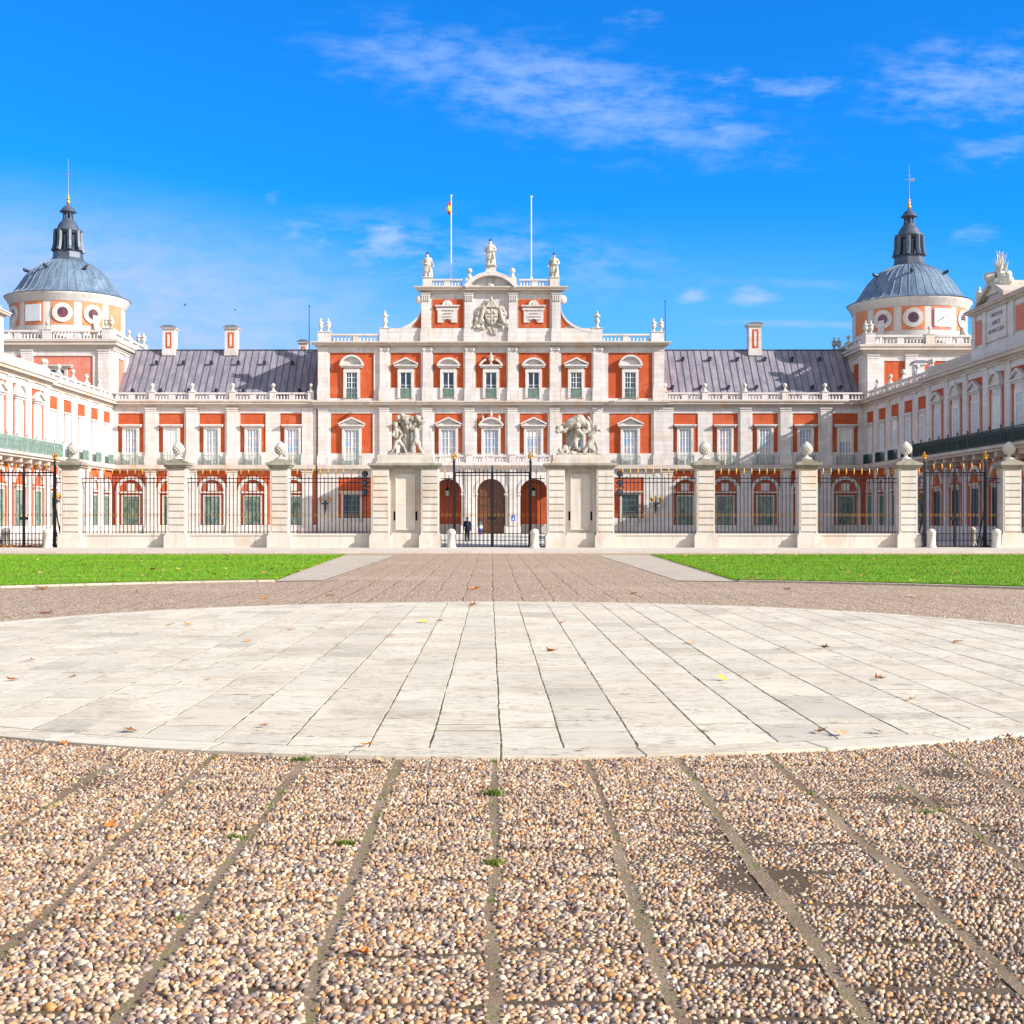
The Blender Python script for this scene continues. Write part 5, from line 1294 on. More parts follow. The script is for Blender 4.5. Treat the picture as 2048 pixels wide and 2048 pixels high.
struct('cobbled_road', m, 'cobbles_far')
m = MB(WT)
for xi, xo in ((PLI, PLO), (PRI, PRO)): 
    m.add([(xi, .022, yat(xi, 21.2)), (xo, .022, yat(xo, 21.2)), (XOF(xo, YL1), .022, YL1), (xi, .022, YL1)], [(0, 1, 2, 3)])
struct('stone_path', m, 'border_stone')
m = MB(WT)
for s2, xo in ((-1, PLO), (1, PRO)):
    aa = math.acos((xo - CXW) / 21.3); ae = math.radians(200 if s2 < 0 else -20); n = 60
    for i in range(n):
        q0 = aa + (ae - aa) * i / n; q1 = aa + (ae - aa) * (i + .985) / n
        v = []
        for q in (q0, q1):
            for R in (21.15, 21.5): v.append((CXW + R * math.cos(q), CYW + R * math.sin(q)))
        m.add([(x, .06, y) for x, y in v] + [(x, -.02, y) for x, y in v], [(0, 1, 3, 2), (0, 2, 6, 4), (1, 3, 7, 5)])
struct('kerb', m, 'border_stone')
m = MB(WT); m.box(-70, 70, -.05, GF, 75.0, 86.2); struct('pavement', m, 'pavement_stone')
m = MB(WT); pr = ((86.2, GF), (88.5, .17), (94.4, .40), (105, .53), (118, .62), (126, .655), (131.5, .66)); vs = []
for y, z in pr: vs += [(-52, z, y), (52, z, y)]
m.add(vs, [(2 * i, 2 * i + 1, 2 * i + 3, 2 * i + 2) for i in range(len(pr) - 1)]); struct('courtyard', m, 'courtyard_stone')
# lawns: turf bed and blades
def lawn(s2):
    xo = PLO if s2 < 0 else PRO; aa = math.acos((xo - CXW) / 21.5); ae = math.radians(178 if s2 < 0 else 2)
    arc = [(CXW + 21.5 * math.cos(aa + (ae - aa) * i / 50), CYW + 21.5 * math.sin(aa + (ae - aa) * i / 50)) for i in range(51)]
    poly = arc + [(s2 * 60, arc[-1][1]), (s2 * 60, YL1), (XOF(s2, YL1), YL1)]
    m = MB(WT); m.add([(x, .05, y) for x, y in poly] + [(x, -.02, y) for x, y in poly], [tuple(range(len(poly)))] + [(i, i + 1, len(poly) + i + 1, len(poly) + i) for i in range(len(poly) - 1)])
    tag(struct('lawn', m, 'lawn_grass'), 'bright green lawn bed left of the central cobbled road' if s2 < 0 else 'bright green lawn bed right of the central cobbled road')
    n = 90000; Y = RNG.uniform(28, YL1, n) ; Xs = s2 * RNG.uniform(6.5, 31, n)
    Rr = np.hypot(Xs - CXW, Y - CYW); ok = (Rr > 21.5) & (np.abs(Xs) > np.abs(XOF(s2, Y))) & (np.abs(Xs) < .44 * Y + 2)
    ed = RNG.uniform(0, 1, 9000); Xe = CXW + 21.53 * np.cos(aa + (ae - aa) * ed * .75); Ye = CYW + 21.53 * np.sin(aa + (ae - aa) * ed * .75)
    ed2 = RNG.uniform(yat(xo, 21.5), YL1, 6000); Xe2 = XOF(s2, ed2) + s2 * RNG.normal(.02, .05, 6000)
    Xs = np.concatenate([Xs[ok], Xe, Xe2]); Y = np.concatenate([Y[ok], Ye, ed2]); n = len(Xs)
    blades('grass', Xs, Y, .045, RNG.uniform(.025, .07, n), RNG.uniform(.008, .02, n), 'lawn_grass', 'short grass blades of the %s lawn' % ('left' if s2 < 0 else 'right'))
def blades(name, Xs, Y, z, h, w, mat, label):
    n = len(Xs); a = RNG.uniform(0, 2 * PI, n); l = RNG.uniform(.1, .7, n) * h; b = RNG.uniform(0, 2 * PI, n)
    V = np.zeros((n, 3, 3)); V[:, 0] = np.stack([Xs - w * np.cos(a), Y - w * np.sin(a), np.full(n, z)], 1); V[:, 1] = np.stack([Xs + w * np.cos(a), Y + w * np.sin(a), np.full(n, z)], 1)
    V[:, 2] = np.stack([Xs + l * np.cos(b), Y + l * np.sin(b), z + h], 1)
    o = mesh_np(name, V.reshape(-1, 3), np.arange(3 * n).reshape(-1, 3), mat); return tag(o, label, 'grass', None, 'stuff')
lawn(-1); lawn(1)
# paved circle: individual travertine slabs in irregular columns with a curved border
def slabs():
    rg = random.Random(21); V = []; Fc = []
    m = MB(WT)
    def slab(poly, z, inset=.008):
        n = len(poly); cx_ = sum(p[0] for p in poly) / n; cy_ = sum(p[1] for p in poly) / n
        top = []
        for x, y in poly:
            d = math.hypot(x - cx_, y - cy_) + 1e-6; k = max(.0, 1 - inset * 1.6 / d); top.append((cx_ + (x - cx_) * k, cy_ + (y - cy_) * k))
        tx, ty = rg.gauss(0, .0006), rg.gauss(0, .0006)
        m.add([(x, z + tx * (x - cx_) + ty * (y - cy_), y) for x, y in top] + [(x, z - .003, y) for x, y in poly] + [(x, -.01, y) for x, y in poly],
              [tuple(range(n))] + [(i, n + i, n + (i + 1) % n, (i + 1) % n) for i in range(n)] + [(n + i, 2 * n + i, 2 * n + (i + 1) % n, n + (i + 1) % n) for i in range(n)])
    def edge(p, q, n, j):
        out = []
        for i in range(n):
            t = i / n; k = 0 if i == 0 else j
            out.append((p[0] + (q[0] - p[0]) * t + rg.gauss(0, k), p[1] + (q[1] - p[1]) * t + rg.gauss(0, k)))
        return out
    Ri = RC - .37
    xs = [CXW]; 
    while xs[-1] < CXW + Ri - .35: xs.append(xs[-1] + rg.uniform(.50, .67))
    left = [CXW]
    while left[-1] > CXW - Ri + .35: left.append(left[-1] - rg.uniform(.50, .67))
    xs = left[::-1][:-1] + xs; joints = xs[:]
    dr = [rg.uniform(-.025, .025) for _ in xs]       # joints run slightly askew
    for c in range(len(xs) - 1):
        def xe(i, y): return xs[i] + dr[i] * (y - CYW) / 9 + .004 * math.sin(y * 1.7 + i * 2.1)
        gw = rg.uniform(.0035, .009)
        ylim = lambda x, sg: CYW + sg * math.sqrt(max(0.02, Ri * Ri - (x - CXW) ** 2))
        x0, x1 = xs[c], xs[c + 1]
        ya = max(ylim(x0, -1), ylim(x1, -1)); yb = min(ylim(x0, 1), ylim(x1, 1))
        cuts = []; y = ya + rg.uniform(.3, 1.1)
        while y < yb - .4: cuts.append(y); y += rg.choice((.38, .5, .62, .75, .9, 1.1, 1.4)) * rg.uniform(.9, 1.1)
        bounds = [None] + cuts + [None]
        for i in range(len(bounds) - 1):
            lo, hi = bounds[i], bounds[i + 1]; g = rg.choice((.005, .008, .012, .017, .023))
            l0 = ylim(x0, -1) + .01 if lo is None else lo + g; l1 = ylim(x1, -1) + .01 if lo is None else lo + g + rg.gauss(0, .006)
            h0 = ylim(x0, 1) - .01 if hi is None else hi - g; h1 = ylim(x1, 1) - .01 if hi is None else hi - g
            if min(h0 - l0, h1 - l1) < .04: continue
            a = (xe(c, l0) + gw, l0); b = (xe(c + 1, l1) - gw, l1); d = (xe(c + 1, h1) - gw, h1); e = (xe(c, h0) + gw, h0)
            nn = max(3, int((h0 - l0) / .12))
            slab(edge(a, b, 5, .002) + edge(b, d, nn, .003) + edge(d, e, 5, .002) + edge(e, a, nn, .003), .0306 + rg.gauss(0, .0004), .003)
    q = 0.0
    while q < 2 * PI - .02:
        w = rg.uniform(.085, .16); 
        if q + w > 2 * PI - .05: w = 2 * PI - q
        g = .0006; n = 6
        inn = [(CXW + (Ri + .012) * math.cos(q + g + (w - 2 * g) * i / n), CYW + (Ri + .012) * math.sin(q + g + (w - 2 * g) * i / n)) for i in range(n + 1)]
        out = [(CXW + RC * math.cos(q + g + (w - 2 * g) * i / n), CYW + RC * math.sin(q + g + (w - 2 * g) * i / n)) for i in range(n + 1)]
        slab(out + inn[::-1], .031 + rg.gauss(0, .0008), .004); q += w
    struct('stone_circle', m, 'travertine')
    m = MB(WT); m.add([(CXW + (RC - .1) * math.cos(2 * PI * i / 72), .0275, CYW + (RC - .1) * math.sin(2 * PI * i / 72)) for i in range(72)], [tuple(range(72))]); struct('joint_earth', m, 'joint_fill')
    return joints
JO = slabs()
# near cobbles: tens of thousands of set pebbles
def vnoise(x, y, s, seed):
    x = x * s; y = y * s; xi = np.floor(x).astype(int); yi = np.floor(y).astype(int); fx = x - xi; fy = y - yi; fx = fx * fx * (3 - 2 * fx); fy = fy * fy * (3 - 2 * fy)
    def hsh(a, b): v = np.sin(a * 127.1 + b * 311.7 + seed * 74.7) * 43758.5453; return v - np.floor(v)
    return (hsh(xi, yi) * (1 - fx) + hsh(xi + 1, yi) * fx) * (1 - fy) + (hsh(xi, yi + 1) * (1 - fx) + hsh(xi + 1, yi + 1) * fx) * fy
def pebbles():
    Y0, Y1 = 3.9, 13.5; sx, sy = .0305, .0262
    gx, gy = np.meshgrid(np.arange(-6.6, 7.2, sx), np.arange(Y0, Y1, sy)); gx = gx + (np.arange(gx.shape[0]) % 2)[:, None] * sx / 2
    x = gx.ravel(); y = gy.ravel(); n = len(x); x = x + RNG.normal(0, .0058, n); y = y + RNG.normal(0, .0052, n)
    ok = (np.hypot(x - CXW, y - CYW) > RC + .015) & (x > -.378 * y - .9) & (x < .41 * y + .9)
    wob = (vnoise(x, y, 1.3, 1) - .5) * .04; sc = .695 + .0055 * (y - 4.5); col = np.floor((x + wob) / sc + .5); dx = np.abs((x + wob) / sc - col + 0) 
    dxm = np.abs(x + wob - col * sc); hw = .014 + .024 * vnoise(x, y, 1.1, 5)
    ok &= dxm > hw
    rowp = .62 + .2 * np.modf(np.abs(np.sin(col * 12.9)) * 43.7)[0]; rph = np.modf(np.abs(np.sin(np.floor((x + wob) / sc) * 78.2 + 3)) * 91.1)[0]
    yy = y + (vnoise(x, y, 2.5, 2) - .5) * .07; ty = np.abs(np.modf(yy / .58 + rph)[0] - .5) * .58
    ok &= (ty > .024) | (vnoise(x, y, 2.2, 9) > .8)
    bare = vnoise(x, y, .75, 3) * .6 + vnoise(x, y, 2.1, 4) * .4
    ok &= RNG.uniform(0, 1, n) > np.clip((bare - .79) * 7, 0, .6)
    x, y, bare, dxm = x[ok], y[ok], bare[ok], dxm[ok]; n = len(x)
    a = np.clip(RNG.lognormal(math.log(.0146), .30, n), .008, .034); b = a * RNG.uniform(.45, .82, n); c = a * RNG.uniform(.7, 1.1, n)
    ang = RNG.normal(.45, .55, n); big = vnoise(x, y, .5, 8); k = .82 + .4 * big; a *= k; b *= k; c *= k
    bury = np.clip((bare - .55) * 2.6, 0, .8); z = .0140 - c * .80 + RNG.normal(0, .0026, n) - (c * .7 + .006) * bury + RNG.normal(0, .002, n)
    ng = 26000; gxx = RNG.uniform(-5.6, 6.2, ng); gyy = 4.0 + 6.6 * RNG.uniform(0, 1, ng) ** .8
    gw_ = (vnoise(gxx, gyy, 1.3, 1) - .5) * .04; gs = .695 + .0055 * (gyy - 4.5); gd = np.abs(gxx + gw_ - np.floor((gxx + gw_) / gs + .5) * gs)
    kg = (gd < .05) & (np.hypot(gxx - CXW, gyy - CYW) > RC + .02); gxx, gyy = gxx[kg], gyy[kg]; ng = len(gxx)
    ga = np.clip(RNG.lognormal(math.log(.0038), .45, ng), .002, .012)
    x = np.concatenate([x, gxx]); y = np.concatenate([y, gyy]); a = np.concatenate([a, ga]); b = np.concatenate([b, ga * .75]); c = np.concatenate([c, ga * .7]); z = np.concatenate([z, .005 + ga * .1]); ang = np.concatenate([ang, RNG.uniform(0, 6, ng)]); n = len(x)
    m_, rings = 8, ((.60, .80), (.93, .38), (1.0, -.25), (.86, -1.3))
    tv = [(0, 0, 1.0)] + [(r * math.cos(2 * PI * (i + .5 * (j % 2)) / m_), r * math.sin(2 * PI * (i + .5 * (j % 2)) / m_), h) for j, (r, h) in enumerate(rings) for i in range(m_)]
    tv = np.array(tv); tf = [(0, 1 + i, 1 + (i + 1) % m_) for i in range(m_)]
    for j in range(3):
        o0 = 1 + j * m_; o1 = o0 + m_
        for i in range(m_): i2 = (i + 1) % m_; tf += [(o0 + i, o1 + i, o1 + i2), (o0 + i, o1 + i2, o0 + i2)] if j % 2 else [(o0 + i, o1 + i, o0 + i2), (o0 + i2, o1 + i, o1 + i2)]
    tf = np.array(tf); nv = len(tv)
    L = tv[None] * (1 + RNG.normal(0, .085, (n, nv, 1))); L = np.concatenate([L[:, :, 0:1] * a[:, None, None], L[:, :, 1:2] * b[:, None, None], L[:, :, 2:3] * c[:, None, None]], 2)
    t1 = RNG.normal(.05, .22, n)[:, None]; cx_, sx_ = np.cos(t1), np.sin(t1)
    lx = L[:, :, 0] * cx_ + L[:, :, 2] * sx_; lz = -L[:, :, 0] * sx_ + L[:, :, 2] * cx_
    ca, sa = np.cos(ang)[:, None], np.sin(ang)[:, None]
    V = np.stack([x[:, None] + lx * ca - L[:, :, 1] * sa, y[:, None] + lx * sa + L[:, :, 1] * ca, z[:, None] + lz], 2).reshape(-1, 3)
    Fa = (tf[None] + (np.arange(n) * nv)[:, None, None]).reshape(-1, 3)
    m = MB(WT)                                   # pale sand lying in the joints between the strips
    for k in range(-9, 10):
        pts = []
        for yy_ in np.arange(Y0, Y1, .05):
            sc_ = .695 + .0055 * (yy_ - 4.5); xc = k * sc_
            for _ in range(3): xc = k * sc_ - float((vnoise(np.array([xc]), np.array([yy_]), 1.3, 1)[0] - .5) * .04)
            h_ = .014 + .03 * float(vnoise(np.array([xc]), np.array([yy_]), 1.1, 5)[0]) + .014 * float(vnoise(np.array([xc + k]), np.array([yy_]), 7.0, 6)[0])
            if math.hypot(xc - CXW, yy_ - CYW) > RC + .01: pts.append((xc - h_, yy_, xc + h_))
            elif pts: break
        if len(pts) < 3: continue
        m.add([q for a_, y_, b_ in pts for q in ((a_, .0045 + .0004 * (k % 3), y_), (b_, .0045 + .0004 * (k % 3), y_))], [(2 * i, 2 * i + 1, 2 * i + 3, 2 * i + 2) for i in range(len(pts) - 1)])
    struct('sand_joints', m, 'sand')
    print('pebbles', n)
    tag(mesh_np('cobbles', V, Fa, 'pebble', True), 'rounded beige, brown and grey river cobbles set in earth in the foreground', 'cobbles', None, 'stuff')
pebbles()
def weeds():
    rg = random.Random(4); xs = []; ys = []; hs = []
    def tuft(x, y, n, sp, h, st=1.0):
        for _ in range(n): xs.append(x + rg.gauss(0, sp)); ys.append(y + rg.gauss(0, sp * st)); hs.append(h * rg.uniform(.4, 1.2))
    for j in JO:                                            # in the joints of the stone circle
        for _ in range(44):
            l = math.sqrt(max(0, 9.3 ** 2 - (j - CXW) ** 2))
            if rg.random() < .75: tuft(j + rg.gauss(0, .004), CYW + rg.uniform(-l, l), rg.randint(15, 60), .009, rg.uniform(.010, .024), rg.uniform(4, 16))
    for k in range(-4, 5):                                  # in the earth between the cobble strips
        for _ in range(rg.randint(1, 6)): y = 4.4 + 5.8 * rg.random() ** .6; tuft(k * .71 + rg.gauss(0, .02), y, rg.randint(6, 34), .012, .010, 4)
    for px, py, n, h in ((985, 1592, 260, .035), (990, 1732, 150, .03), (602, 1522, 120, .03), (400, 1478, 100, .02), (1405, 1470, 130, .03), (1255, 1395, 70, .03), (880, 1245, 120, .05), (715, 1510, 90, .03), (690, 1690, 110, .02), (470, 1680, 110, .02), (1850, 1628, 60, .02), (1245, 1395, 60, .03), (640, 1260, 60, .04)):
        x, y = gp(px, py); tuft(x, y, n, .03, h, .45)
    n = len(xs); h = np.array(hs); blades('grass', np.array(xs), np.array(ys), .004, h + .012, np.full(n, .004), 'weed', 'low weeds and moss growing in the paving joints')
weeds()
# ------------------------------------------------------------------ fallen leaves
def leaf_mesh(seed, curl):
    rg = random.Random(seed); lob = []
    tips = [(-90, .12), (-62, .55), (-40, .30), (-8, .92), (18, .45), (52, .98), (70, .52), (90, 1.12), (110, .52), (128, .98), (162, .45), (188, .92), (220, .30), (242, .55)]
    V = [(0, 0, 0)]; 
    for rr in (.5, 1.0):
        for a, r in tips:
            q = math.radians(a + rg.uniform(-5, 5)); R = r * rr * rg.uniform(.9, 1.08); x, y = R * math.cos(q), R * math.sin(q)
            z = .55 * curl * (x * x * .9 + .25 * y * y * rg.uniform(.5, 1.4)) + .10 * math.sin(5 * q + seed) * rr * curl + .04 * rg.random()
            V.append((x, y, z))
    n = len(tips); Fc = [(0, 1 + i, 1 + (i + 1) % n) for i in range(n)] + [(1 + i, 1 + n + i, 1 + n + (i + 1) % n, 1 + (i + 1) % n) for i in range(n)]
    st = len(V); V += [(-.03, -.1, .01), (.03, -.1, .01), (.05, -.75, .10), (.02, -.75, .10)]; Fc.append((st, st + 1, st + 2, st + 3))
    me = bpy.data.meshes.new('fallen_leaf'); me.from_pydata(V, [], Fc); me.polygons.foreach_set('use_smooth', [True] * len(Fc)); me.update(); return me
LM = {}
def leaf(px, py, size, mat, label, curl=.5, group=None, seed=None, zoff=0.0, xy=None):
    x, y = xy if xy else gp(px, py); rg = random.Random(int(px * 7 + py * 13) if xy is None else seed)
    key = (mat, rg.randint(0, 3), round(curl, 1))
    if key not in LM:
        me = leaf_mesh(len(LM) + 5, curl); me.materials.append(MATS[mat]); LM[key] = me
    o = bpy.data.objects.new('fallen_leaf', LM[key]); COL.objects.link(o); s = size / 2
    o.scale = (s * rg.uniform(.85, 1.1), s, s); o.rotation_euler = (rg.gauss(.08, .16), rg.gauss(0, .18), rg.uniform(0, 6.28)); 
    r = math.hypot(x - CXW, y - CYW)
    zb = .04 if r < RC else (.02 if y < 14 else .012)
    o.location = (x, y, zb + .012 + zoff); return tag(o, label, 'leaf', group or 'larger fallen leaves')
k = 1.06
LV = [(895, 1113, .30, 'leaf_orange', 'bright orange leaf standing up on the far cobbles before the gate', 1.1), (1036, 1113, .17, 'leaf_orange', 'small orange leaf on the far cobbles just right of the gate axis', 1.1),
 (80, 1113, .36, 'leaf_brown', 'large brown leaf on the cobbles below the left lawn edge', .9), (160, 1108, .3, 'leaf_tan', 'tan leaf at the kerb of the left lawn', .6), (260, 1118, .22, 'leaf_yellow', 'yellow leaf on the cobbles below the left lawn', .5),
 (1040, 1233, .19, 'leaf_orange', 'orange leaf on the middle of the stone circle', .5), (1365, 1289, .15, 'leaf_yellow', 'yellow green leaf on the right half of the stone circle', .6), (690, 1417, .125, 'leaf_orange', 'vivid orange leaf on the near border of the stone circle', .9),
 (500, 1380, .12, 'leaf_tan', 'pale tan leaf on slabs near the front border', .5), (20, 1290, .17, 'leaf_orange', 'orange leaf at the left edge of the stone circle', .4), (56, 1252, .15, 'leaf_orange', 'small orange leaf on slabs near the left edge', .4),
 (122, 1409, .12, 'leaf_orange', 'orange leaf on cobbles just below the circle at the left', .4), (205, 1565, .095, 'leaf_orange', 'bright orange leaf lying on the cobbles at the lower left', .5), (1072, 1493, .12, 'leaf_tan', 'curled tan leaf on the cobbles just below the circle', .9),
 (1720, 1329, .13, 'leaf_tan', 'curled tan leaf on the right slabs', .7), (1548, 1391, .13, 'leaf_brown', 'brown curled leaf at the right front border, left of a pair', .8), (1588, 1395, .13, 'leaf_tan', 'brown curled leaf at the right front border, right of a pair', .6),
 (1805, 1217, .2, 'leaf_orange', 'orange leaf on the far right slabs', .5), (1800, 1526, .1, 'leaf_tan', 'tan leaf on the cobbles at the right', .5), (1905, 1572, .1, 'leaf_brown', 'brown leaf on the cobbles near the right edge', .5), (688, 1811, .075, 'leaf_orange', 'rolled orange leaf on the cobbles at the bottom', 1.2),
 (1900, 1397, .11, 'leaf_brown', 'brown leaf standing at the edge of the circle near the right border', 1.0), (797, 1178, .2, 'leaf_yellow', 'yellow leaf on the far slabs left of centre', .4), (735, 1206, .18, 'leaf_tan', 'tan leaf on the slabs left of centre', .5), (548, 1192, .19, 'leaf_orange', 'orange leaf on far slabs in the left half', .4),
 (352, 1183, .2, 'leaf_orange', 'orange leaf among brown ones on the far left slabs', .5), (322, 1184, .18, 'leaf_yellow', 'amber leaf on the far left slabs', .4), (397, 1288, .13, 'leaf_tan', 'beige leaf on the left slabs', .4), (1654, 1288, .15, 'leaf_brown', 'reddish brown leaf on the right slabs', .8), (1477, 1229, .15, 'leaf_brown', 'dark brown leaf on the right slabs', .9),
 (1305, 1219, .15, 'leaf_tan', 'pale leaf on slabs right of centre', .4), (1556, 1228, .14, 'leaf_brown', 'small dark leaf beside a joint of the right slabs', .8), (1063, 1179, .2, 'leaf_orange', 'reddish leaf on a joint of the far slabs right of centre', .6), (890, 1146, .24, 'leaf_brown', 'dark leaf at the far rim of the circle', .9),
 (90, 1158, .4, 'leaf_brown', 'flat rusty leaf on the far rim of the circle at the left', .2), (500, 1130, .22, 'leaf_orange', 'orange leaf on the cobbles beyond the circle, left', .5), (620, 1125, .24, 'leaf_brown', 'brown leaf on the cobbles beyond the circle, left of centre', .6), (1195, 1122, .24, 'leaf_tan', 'tan leaf on the cobbles beyond the circle, right', .5),
 (1485, 1113, .26, 'leaf_orange', 'orange leaf on the cobbles below the right lawn', .5), (1335, 1080, .34, 'leaf_brown', 'brown leaf on the right stone path', .6), (1720, 1127, .3, 'leaf_tan', 'tan leaf on the cobbles at the far right', .5), (470, 1215, .16, 'leaf_tan', 'faded leaf on the left slabs', .3), (135, 1285, .12, 'leaf_brown', 'small rust leaf in a joint of the left slabs', .5), (250, 1388, .16, 'leaf_brown', 'flat rusty leaf in the front border joint at the left', .1), (1100, 1425, .1, 'leaf_brown', 'rusty leaf in the near joint right of centre', .3), (310, 1505, .08, 'leaf_brown', 'reddish leaf on the lower left cobbles', .5), (715, 1440, .09, 'leaf_tan', 'dry leaf on cobbles below the orange leaf', .3), (1655, 1390, .12, 'leaf_brown', 'dark leaf stain beside the right border pair', .1)]
for px, py, s_, mt, lb, cu in LV: leaf(px * k, py * k, s_ * 1.3, mt, lb, cu)
rg = random.Random(99)
for s2, lb in ((-1, 'small dry leaf scattered on the left lawn'), (1, 'small dry leaf scattered on the right lawn')):
    c = 0
    while c < 80:
        y = rg.uniform(37, 70.4); x = s2 * rg.uniform(6.8, 28)
        if abs(x) > .385 * y or math.hypot(x - CXW, y - CYW) < 21.6 or abs(x) < abs(XOF(s2, y)) + .2: continue
        if rg.random() > 1.15 - y / 90: continue
        leaf(c, 0, rg.uniform(.16, .34), rg.choice(('leaf_brown', 'leaf_tan', 'leaf_tan', 'leaf_orange', 'leaf_yellow')), lb, rg.choice((.4, .8)), 'leaves on the left lawn' if s2 < 0 else 'leaves on the right lawn', rg.randint(0, 10 ** 6), .085, (x, y)); c += 1
    for i in range(26):                                      # drifted along the lawn edges
        y = rg.uniform(41, 68); x = XOF(s2, y) + rg.gauss(0, .15)
        leaf(i, 1, rg.uniform(.12, .22), rg.choice(('leaf_brown', 'leaf_tan')), 'dry leaf drifted along the inner edge of the %s lawn' % ('left' if s2 < 0 else 'right'), .4, 'leaves on the left lawn edge' if s2 < 0 else 'leaves on the right lawn edge', rg.randint(0, 10 ** 6), .04, (x, y))
def litter(xa, xb, ya, yb, n, label):
    V = []; Fq = []
    for i in range(n):
        x, y = rg.uniform(xa, xb), ya + (yb - ya) * rg.random() ** 1.3; s_ = rg.uniform(.06, .13); a = rg.uniform(0, 6.28); z = GF + .02 + rg.random() * .10; b = len(V)
        for q, r_ in ((0, 1), (1.25, .5), (2.1, 1.05), (3.1, .5), (4.2, 1.0), (5.2, .5)): V.append((x + s_ * r_ * math.cos(a + q), y + s_ * r_ * math.sin(a + q), z + rg.uniform(-.03, .05)))
        Fq.append([b + j for j in range(6)])
    tag(mesh_np('leaf_litter', np.array(V), np.array(Fq), 'leaf_orange'), label, 'leaf litter', None, 'stuff')
litter(Xf(-60), Xf(92), YF - .25, YF + .5, 420, 'orange leaf litter piled along the foot of the left side gate')
litter(Xf(1870), Xf(1965), YF + .1, YF + .9, 60, 'few brown leaves swept behind the right side gate')

# ================================================================== light, sky, camera
SD = Vector((1.0, -.40, .53)).normalized()                     # towards the sun
sun = bpy.data.lights.new('sun', 'SUN'); sun.energy = 4.8; sun.angle = math.radians(.5); sun.color = (1.0, .955, .90)
so = bpy.data.objects.new('sun', sun); COL.objects.link(so); so.rotation_euler = SD.to_track_quat('Z', 'Y').to_euler(); so.location = (60, -30, 60)
w = bpy.data.worlds.new('World'); S.world = w; w.use_nodes = True; nt = NT(w.node_tree)
bg = w.node_tree.nodes['Background']; bg.inputs['Strength'].default_value = .122
sky = nt.node('ShaderNodeTexSky', sky_type='NISHITA', sun_disc=False, sun_elevation=math.asin(SD.z), sun_rotation=math.atan2(SD.x, SD.y), altitude=600, air_density=1.0, dust_density=.6, ozone_density=2.0)
hs = nt.mix(1.0, sky.outputs[0], (.04, .57, 1.20, 1), 'MULTIPLY')
d = nt.node('ShaderNodeNewGeometry').outputs['Incoming']
d = nt.node('ShaderNodeTexCoord').outputs['Generated']
sp = nt.node('ShaderNodeSeparateXYZ', i_0=d); yc = nt.math('MAXIMUM', sp.outputs[1], .05)
u = nt.math('DIVIDE', sp.outputs[0], yc); v = nt.math('DIVIDE', sp.outputs[2], yc)
uv = nt.node('ShaderNodeCombineXYZ', i_0=u, i_1=v, i_2=0.0).outputs[0]
def blob(px, py, lx, ly, rot):
    mp = nt.node('ShaderNodeMapping', vector_type='TEXTURE', i_Vector=uv)
    mp.inputs['Location'].default_value = ((px - CX) / F, (HY - py) / F, 0); mp.inputs['Rotation'].default_value = (0, 0, -rot); mp.inputs['Scale'].default_value = (lx / F, ly / F, 1)
    ln = nt.node('ShaderNodeVectorMath', operation='LENGTH', i_0=mp.outputs[0]).outputs['Value']
    return nt.mr(ln, .15, 1.0, 1.0, 0.0)
mrot = nt.node('ShaderNodeMapping', i_Vector=uv); mrot.inputs['Rotation'].default_value = (0, 0, .27); mrot.inputs['Scale'].default_value = (10, 30, 1)
n1 = nt.noise(mrot.outputs[0], 2.2, 8, .62); n2 = nt.noise(nt.vmul(uv, (1, 2.2, 1)), 34, 7, .65)
nf = nt.math('ADD', nt.math('MULTIPLY', n1, .65), nt.math('MULTIPLY', n2, .35))
def cloud(b, lo, hi, amt): return nt.math('MULTIPLY', nt.mr(nt.math('ADD', nt.math('MULTIPLY', b, .16), nf), lo - .04, hi - .04), nt.math('MULTIPLY', nt.math('POWER', b, .6), amt))
cs = None
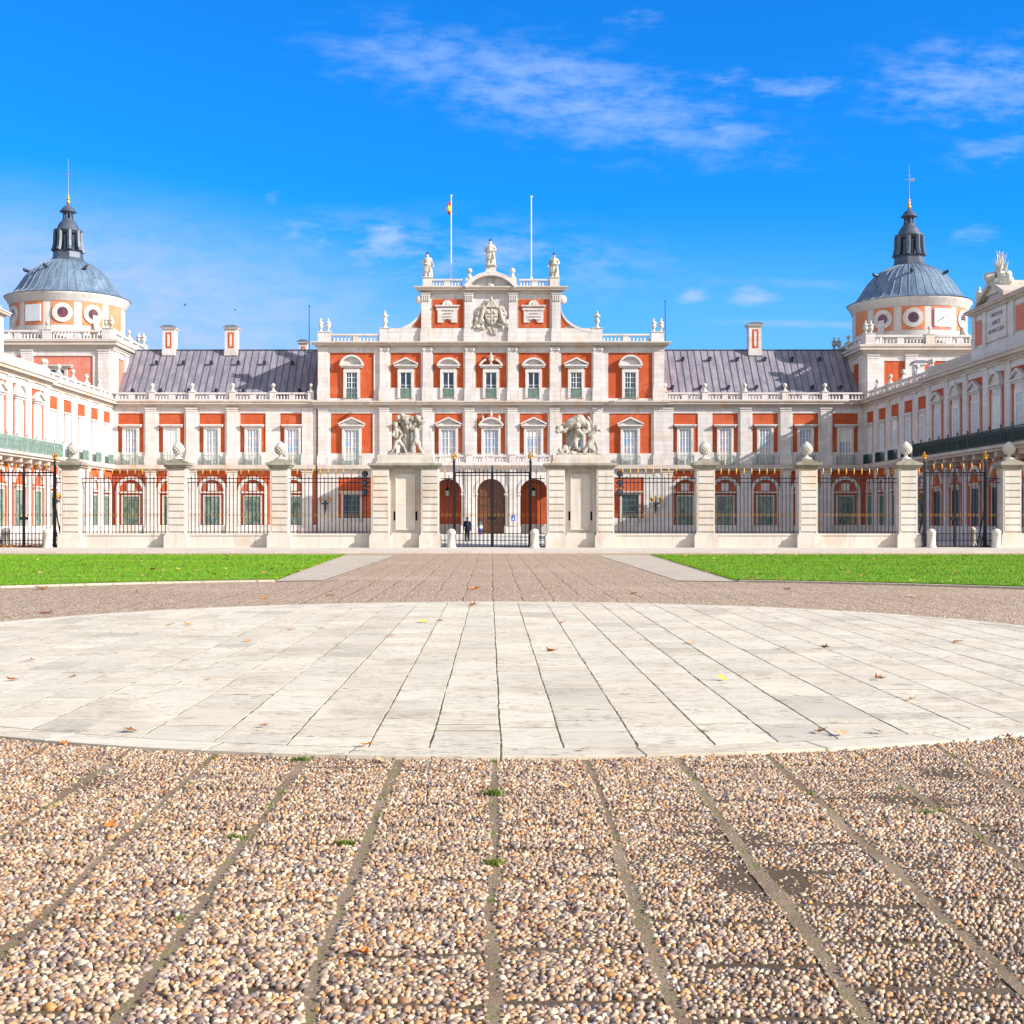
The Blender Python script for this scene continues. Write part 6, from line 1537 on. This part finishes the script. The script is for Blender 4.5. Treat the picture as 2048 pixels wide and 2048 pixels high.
for px, py, lx, ly, rot, lo, hi, amt in ((1120, 185, 600, 150, .24, .52, .84, .56), (850, 125, 330, 90, .14, .52, .84, .45), (1380, 255, 360, 75, .22, .53, .84, .5), (1960, 165, 360, 140, .0, .54, .85, .55), (1560, 170, 300, 60, .0, .60, .88, .5), (1270, 40, 120, 40, 0, .6, .85, .35), (2000, 300, 200, 70, -.1, .6, .9, .4),
        (770, 470, 62, 40, -.3, .5, .8, .75), (605, 462, 110, 34, 0, .55, .85, .6), (1388, 592, 50, 22, -.15, .48, .75, .8), (1505, 590, 70, 28, 0, .48, .75, .8), (1940, 470, 80, 40, -.3, .58, .85, .5), (1600, 648, 280, 12, .02, .45, .8, .4), (1650, 570, 360, 18, .04, .5, .9, .3), (545, 395, 40, 24, -.4, .6, .85, .4)):
    c = cloud(blob(px, py, lx, ly, rot), lo, hi, amt); cs = c if cs is None else nt.math('MAXIMUM', cs, c)
veil = nt.math('MULTIPLY', blob(150, 640, 1150, 330, .12), nt.mr(nf, .30, .66, .55, 1.0))
veil2 = nt.math('MULTIPLY', blob(1500, 800, 1300, 420, 0), .6)
veil3 = nt.math('MULTIPLY', blob(900, 520, 620, 130, .06), nt.mr(nf, .40, .66, .0, .55))
base = nt.mix(veil2, hs, (1.1, 2.75, 4.7, 1))
base = nt.mix(nt.math('MAXIMUM', nt.math('MULTIPLY', veil, 1.0), veil3), base, (2.2, 2.95, 4.9, 1))
front = nt.mix(cs, base, (2.1, 3.0, 4.9, 1))
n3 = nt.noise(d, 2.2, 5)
outer = nt.mix(nt.math('MULTIPLY', nt.math('MULTIPLY', nt.mr(n3, .2, .55), .72), nt.mr(sp.outputs[1], -.45, .15, 1.0, .06)), nt.mix(.5, sky.outputs[0], hs), (4.9, 4.85, 4.9, 1))      # unseen bright cloud veil added behind the viewer as neutral fill light
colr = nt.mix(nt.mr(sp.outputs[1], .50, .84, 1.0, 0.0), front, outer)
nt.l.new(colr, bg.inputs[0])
cam = bpy.data.cameras.new('camera'); cam.sensor_width = 36; cam.lens = 36 * F / 2048; cam.shift_x = (1024 - CX) / 2048; cam.shift_y = (HY - 1024) / 2048; cam.clip_end = 5000; cam.clip_start = .1
co = bpy.data.objects.new('camera', cam); COL.objects.link(co); co.location = (0, 0, CAM); co.rotation_euler = (PI / 2, 0, 0); S.camera = co
S.view_settings.view_transform = 'Standard'; S.view_settings.look = 'None'; S.view_settings.exposure = .86; S.view_settings.gamma = 1.0; S.view_settings.use_curve_mapping = False
S.cycles.max_bounces = 6; S.cycles.diffuse_bounces = 3
